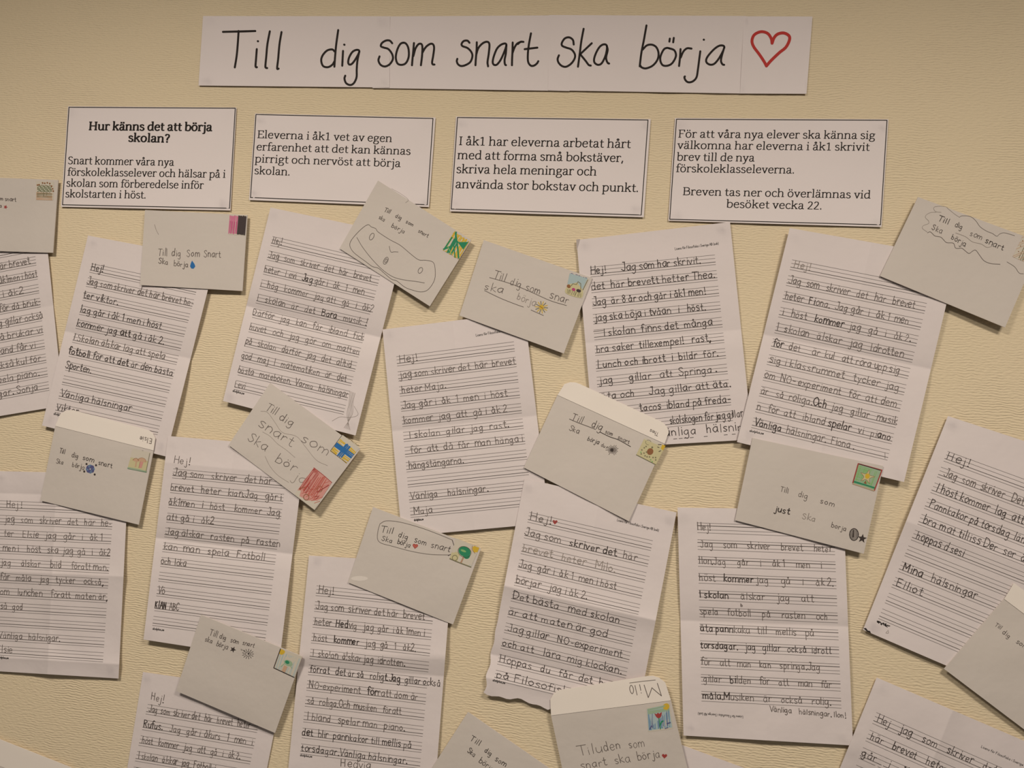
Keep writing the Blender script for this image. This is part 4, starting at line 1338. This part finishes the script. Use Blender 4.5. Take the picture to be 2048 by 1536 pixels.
envelope([(746, 1014), (962, 1097), (906, 1249), (696, 1165)],
         'envelope with a pencil speech bubble, red heart and green tree stamp, centre of the photo',
         [(760, 1064, 785, 1068, 7.4, 'Till', 'dark'), (796, 1073, 815, 1080, 7.2, 'dig', 'dark'), (828, 1084, 852, 1091, 7, 'som', 'dark'), (861, 1094, 899, 1104, 7.5, 'snart', 'dark'),
          (762.5, 1080, 784, 1086, 6, 'Ska', 'dark'), (794, 1087, 820, 1095, 6, 'börja', 'dark')],
         [([(912.3, 1076.5), (959, 1094.8), (942, 1134), (899.3, 1117.8)],
           [('fill', 'stamp', [(0, 0), (1, 0), (1, 1), (0, 1)]), ('hatch', 'sky', .9, 7, (.6, .3, 1, 1), 'a'), ('hatch', 'tan', .7, 5, (.6, 0, 1, .5), 'b'),
            ('fill', 'pale_yellow', [(0, .5), (.35, .6), (.35, .98), (0, .98)]), ('shape', 'yellow', [(.72, .02), (1, .02), (1, .34), (.85, .28), (.75, .15)]), ('line', 'brown', .9, [(.7, 0), (.76, .2), (.98, .35)]),
            ('line', 'brown', 2.8, [(.54, .62), (.52, .98)]), ('line', 'tan', 1.2, [(.54, .62), (.52, .98)]),
            ('fill', 'green', disc(.5, .42, .26, .22)), ('fill', 'lime', disc(.44, .4, .12, .05)), ('fill', 'green', disc(.64, .55, .14, .16)), ('line', 'dark', .8, disc(.5, .43, .28, .24) + [(.78, .43)]),
            ('line', 'olive', 1.2, disc(.2, .86, .11, .13) + [(.31, .86)]), ('line', 'olive', 1.8, [(-.0, .98), (.4, 1), (1, 1)])],
           'stamp with a green tree and a sun')],
         draw=bubble, drawname='speech_bubble_and_heart', seed=38, z0=5.0, lift=2.2)


def starsun(M, s):
    starfill(M, s, 466, 1299, 6.5, 'dark', -60)
    for k in range(13):
        a = 2 * math.pi * k / 13
        ribbon(M, s, [(496 + 7 * math.cos(a), 1308 + 6 * math.sin(a)), (496 + 11.5 * math.cos(a), 1308 + 10 * math.sin(a))], 1.0, INK['dark'])
    e = disc(496, 1308, 5, 4.4, 12)
    ribbon(M, s, e + [e[0]], 1.0, INK['dark'])
    fill(M, s, disc(497, 1307.5, 2, 2, 8), INK['dark'])
    for k in range(3):
        ribbon(M, s, [(482 + k * 3.5, 1298 + k), (483 + k * 3.5, 1301 + k)], .9, INK['dark'])


envelope([(402, 1229.5), (604.5, 1313), (550, 1466), (352, 1382)],
         'envelope with black star, little eye sun and framed palm tree stamp, lower left',
         [(418, 1270, 434, 1275, 8, 'Till'), (438, 1276, 452, 1281, 6, 'dig'), (460, 1284, 477, 1288, 5.6, 'som'), (484, 1289, 508, 1295, 5.8, 'snart'),
          (409, 1282, 424, 1287, 6, 'ska'), (432, 1291, 455, 1299, 6, 'börja')],
         [([(561, 1297.6), (604.4, 1313.4), (588.2, 1354.7), (547.5, 1335.7)],
           [('fill', 'stamp', [(0, 0), (1, 0), (1, 1), (0, 1)]), ('hatch', 'sky', 1.1, 14, (0, .1, 1, 1), 'v'), ('fill', 'yellow', [(.02, .02), (.22, .02), (.24, .14), (.16, .24), (.03, .24)]),
            ('fill', 'soft_green', disc(.55, .5, .2, .14)), ('fill', 'green', disc(.5, .48, .1, .08)), ('line', 'soft_green', 1.8, [(.4, .6), (.3, .8)]), ('line', 'soft_green', 1.8, [(.65, .55), (.78, .66)]),
            ('fill', 'tan', [(.42, .66), (.58, .68), (.56, .98), (.4, .96)]), ('poly', 'dark', 1.7, [(0, 0), (0, 1), (1, 1)])],
           'framed stamp with a palm tree')],
         draw=starsun, drawname='star_and_sun', seed=39, z0=5.2, lift=2.2)


def under2(M, s):
    Z = lambda pts: [(1130 + x / 4, 680 + y / 4) for x, y in pts]
    ribbon(M, s, smooth(Z([(35, 632), (100, 660), (180, 690), (245, 715)]), 5), 1.3, INK['pencil'])
    ribbon(M, s, smooth(Z([(283, 738), (360, 775), (430, 800), (525, 853)]), 5), 1.4, INK['dark'])
    rnd = random.Random(3)
    for k in range(20):
        a = 2 * math.pi * k / 20
        r = rnd.uniform(8, 13.5)
        ribbon(M, s, [(1225 + 4 * math.cos(a), 900 + 3.5 * math.sin(a)), (1225 + r * math.cos(a), 900 + r * .9 * math.sin(a))], 1.0, INK['pencil'])
    fill(M, s, disc(1224, 900, 4, 3.5), INK['dark'])


envelope([(1115, 790), (1329, 887.5), (1257.5, 1042.5), (1047.5, 935)],
         'open-flapped envelope with a pencilled starburst and a fruit tree stamp, right of centre',
         [(1142, 839, 1164, 847, 8.6, 'Till', 'pencil'), (1182, 852, 1202, 861, 8.6, 'dig', 'dark', 1.3), (1210, 866, 1224, 872, 5, 'som'), (1235, 877, 1258, 888, 4.6, 'snart'),
          (1138, 860, 1157, 868, 6.2, 'Ska'), (1174, 880, 1197, 889, 5.4, 'börja', 'dark'), (1202, 892, 1214, 898, 4, 'du r')],
         [([(1289.6, 874.7), (1331, 891.5), (1312, 929.4), (1272.6, 909.4)],
           [('fill', 'pale_yellow', [(0, .1), (1, .1), (1, 1), (0, 1)]), ('line', 'olive', .9, disc(.26, .17, .13, .12) + [(.39, .17)]), ('fill', 'yellow', [(.85, .0), (1, .0), (1, .25), (.88, .2)]),
            ('poly', 'dark', 1.3, [(.7, .08), (.82, .02)]), ('poly', 'dark', 1.3, [(.72, .2), (.8, .2)]), ('poly', 'dark', 1.3, [(.86, .38), (.92, .3)]),
            ('fill', 'brown', disc(.52, .55, .14, .17)), ('dots', 'olive', 4, [(.52, .32)]), ('dots', 'olive', 3, [(.2, .5), (.25, .4), (.14, .65), (.3, .75), (.38, .65), (.4, .85), (.5, .85), (.6, .8), (.75, .75), (.85, .7), (.9, .8), (.2, .85)]),
            ('dots', 'lime', 3, [(.7, .9), (.8, .95), (.15, .78)]), ('line', 'olive', 1.2, [(0, 1), (.5, 1.0), (1, 1)])],
           'stamp with fruit and leaves')],
         draw=under2, drawname='underline_and_starburst', flap=[(1136, 757), (1342, 852), (1329, 887.5), (1115, 790)],
         flapwords=[(1318, 866, 1301, 858, 4.2, 'Thea', .9)], cut=rounded, seed=40, z0=5.4, lift=2.6)


def ball(M, s):
    e = disc(1708, 1069, 9, 12, 18)
    ribbon(M, s, e + [e[0]], 1.5, INK['dark'])
    for k in range(11):
        x = -8 + k * 1.6
        h = 12 * math.sqrt(max(0, 1 - (x / 9) ** 2)) * .92
        ribbon(M, s, [(1708 + x, 1069 - h), (1708 + x, 1069 + h)], .9, INK['pencil' if 3 < k < 8 else 'dark'])
    ribbon(M, s, [(1707, 1060), (1706.5, 1074)], 2.2, INK['dark'], dz=.22)
    starfill(M, s, 1724.5, 1077, 9.5, 'dark', -80)


envelope([(1505, 876), (1766.5, 932), (1727.5, 1107.5), (1470, 1040.5)],
         'wide envelope with a shaded ball and black star and a green star stamp',
         [(1560, 982, 1576, 987, 6.4, 'Till'), (1596, 992, 1614, 998, 6.8, 'dig'), (1640, 1006, 1669, 1014, 6.8, 'som'), (1549, 1022, 1579, 1029, 7.5, '*just*', 'dark', 1.4),
          (1604, 1037, 1631, 1044, 7.2, 'Ska', 'light', 1.2), (1662, 1054, 1692, 1063, 6, 'borja')],
         [([(1716.6, 927.4), (1763.8, 940.4), (1748, 982.8), (1705, 968.4)],
           [('fill', 'soft_green', [(0, 0), (1, 0), (1, 1), (0, 1)]), ('hatch', 'lime', 2.0, 12, (.03, .05, .97, .85), 'h'), ('hatch', 'soft_green', .9, 9, (.03, .05, .97, .85), 'v'), ('hatch', 'lime', 1.2, 6, (.05, .1, .95, .8), 'v'),
            ('shape', 'pale_yellow', star(.52, .45, .32)), ('line', 'brown', .7, star(.52, .45, .32) + [star(.52, .45, .32)[0]]), ('fill', 'yellow', disc(.53, .42, .1, .12)), ('fill', 'brown', [(.52, .62), (.6, .78), (.47, .78)]),
            ('hatch', 'green', 1.3, 3, (.02, .8, .98, .9), 'h'), ('poly', 'crayon_red2', 2.2, [(0, .92), (0, 0), (1, .0), (1, .95)]), ('poly', 'dark', 1.4, [(.03, .0), (.95, .02)]), ('line', 'tan', 1.6, [(0, .97), (1, .97)]), ('text', 'brown', .8, (.05, .97, .95, .97), .1, 'SVERIGE')],
           'green stamp with a yellow star')],
         draw=ball, drawname='ball_and_star', seed=41, z0=5.0, lift=2.2)

envelope([(2008.5, 1198), (2232, 1366), (2112, 1507), (1888.5, 1338)],
         'open-flapped envelope with faint small words, cut by the right frame edge',
         [(1989, 1251, 2001, 1259, 4.8, 'Till'), (2004, 1266, 2018, 1277, 5.4, 'dig'), (2031, 1285, 2052, 1299, 5.6, 'som')],
         (), flap=[(2028, 1166), (2250, 1330), (2232, 1366), (2008.5, 1198)], seed=42, z0=6.6, lift=4.0)

envelope([(936, 1424), (1128, 1557), (1040, 1690), (848, 1560)],
         'plain addressed envelope at the bottom edge, partly under the one with the blue tulip stamp',
         [(939, 1480, 958, 1492, 7, 'Till', 'dark'), (968, 1503, 981, 1513, 6, 'dig', 'dark'), (989, 1521, 1010, 1534, 6.5, 'som', 'dark'), (934, 1504, 948, 1514, 6, 'Ska', 'dark'), (957, 1524, 985, 1544, 6.5, 'börja', 'dark')],
         (), seed=43, z0=5.0, lift=1.5)


def heart14(M, s):
    fill(M, s, heart_shape(1329, 1512, 5.3, (.05, -1)), INK['crayon_red2'])


envelope([(1102, 1431), (1342, 1401), (1388, 1590), (1142, 1620)],
         'open-flapped envelope with a blue tulip stamp and a small red heart, bottom centre',
         [(1157, 1512, 1206, 1504, 11, 'Tilu'), (1209, 1503, 1242, 1497, 11, 'den'), (1259, 1497, 1289, 1492, 10, 'som'), (1162, 1539, 1215, 1530, 10, 'snart'), (1230, 1528, 1262, 1523, 10.5, 'ska'), (1276, 1521, 1321, 1514, 10, 'börja')],
         [([(1293, 1415.7), (1339.5, 1405.6), (1346, 1457.6), (1296.5, 1464)],
           [('shape', 'sky', [(.02, .05), (.95, .05), (.98, .95), (.02, .95)]), ('hatch', 'blue2', 2.4, 13, (.04, .08, .94, .93), 'v'), ('hatch', 'violet', .9, 5, (.05, .2, .9, .9), 'v'), ('hatch', 'soft_green', 1.4, 8, (.05, .05, .95, .3), 'h'), ('hatch', 'sky', 1.2, 6, (.1, .1, .9, .9), 'v'),
            ('fill', 'yellow', disc(.84, .12, .13, .13)), ('fill', 'crayon_red2', [(.33, .3), (.4, .36), (.48, .3), (.55, .36), (.64, .3), (.6, .46), (.5, .53), (.4, .46)]),
            ('line', 'green', 1.8, [(.5, .52), (.52, .95)]), ('line', 'green', 2.8, [(.52, .8), (.6, .68), (.66, .66)]), ('line', 'violet', 2.2, [(.08, .9), (.16, .78)]), ('line', 'violet', 2.4, [(.8, .78), (.93, .76)]), ('line', 'violet', 1.5, [(.7, .95), (.82, .93)])],
           'blue stamp with a red tulip')],
         draw=heart14, drawname='red_heart', flap=[(1100, 1383), (1325, 1347.5), (1342, 1401), (1102, 1431)],
         flapwords=[(1317, 1366, 1286, 1370, 15.5, 'M', 1.3), (1281, 1369, 1278, 1369.5, 12, 'i', 1.3), (1271, 1371, 1268.5, 1371.3, 10.5, 'l', 1.3), (1265, 1370, 1257, 1371, 17, 'o', 1.3)], cut=rounded, seed=44, z0=6.8, lift=2.0)

envelope([(-90, 1496), (122, 1581), (62, 1724), (-150, 1640)],
         'pale flap of an envelope in the bottom left corner', (), (),
         flap=[(-75, 1449), (143, 1535), (122, 1581), (-90, 1496)], seed=45, z0=5.2, lift=1)

for o in list(COL.objects):
    if '_o' in o.keys():
        del o['_o']
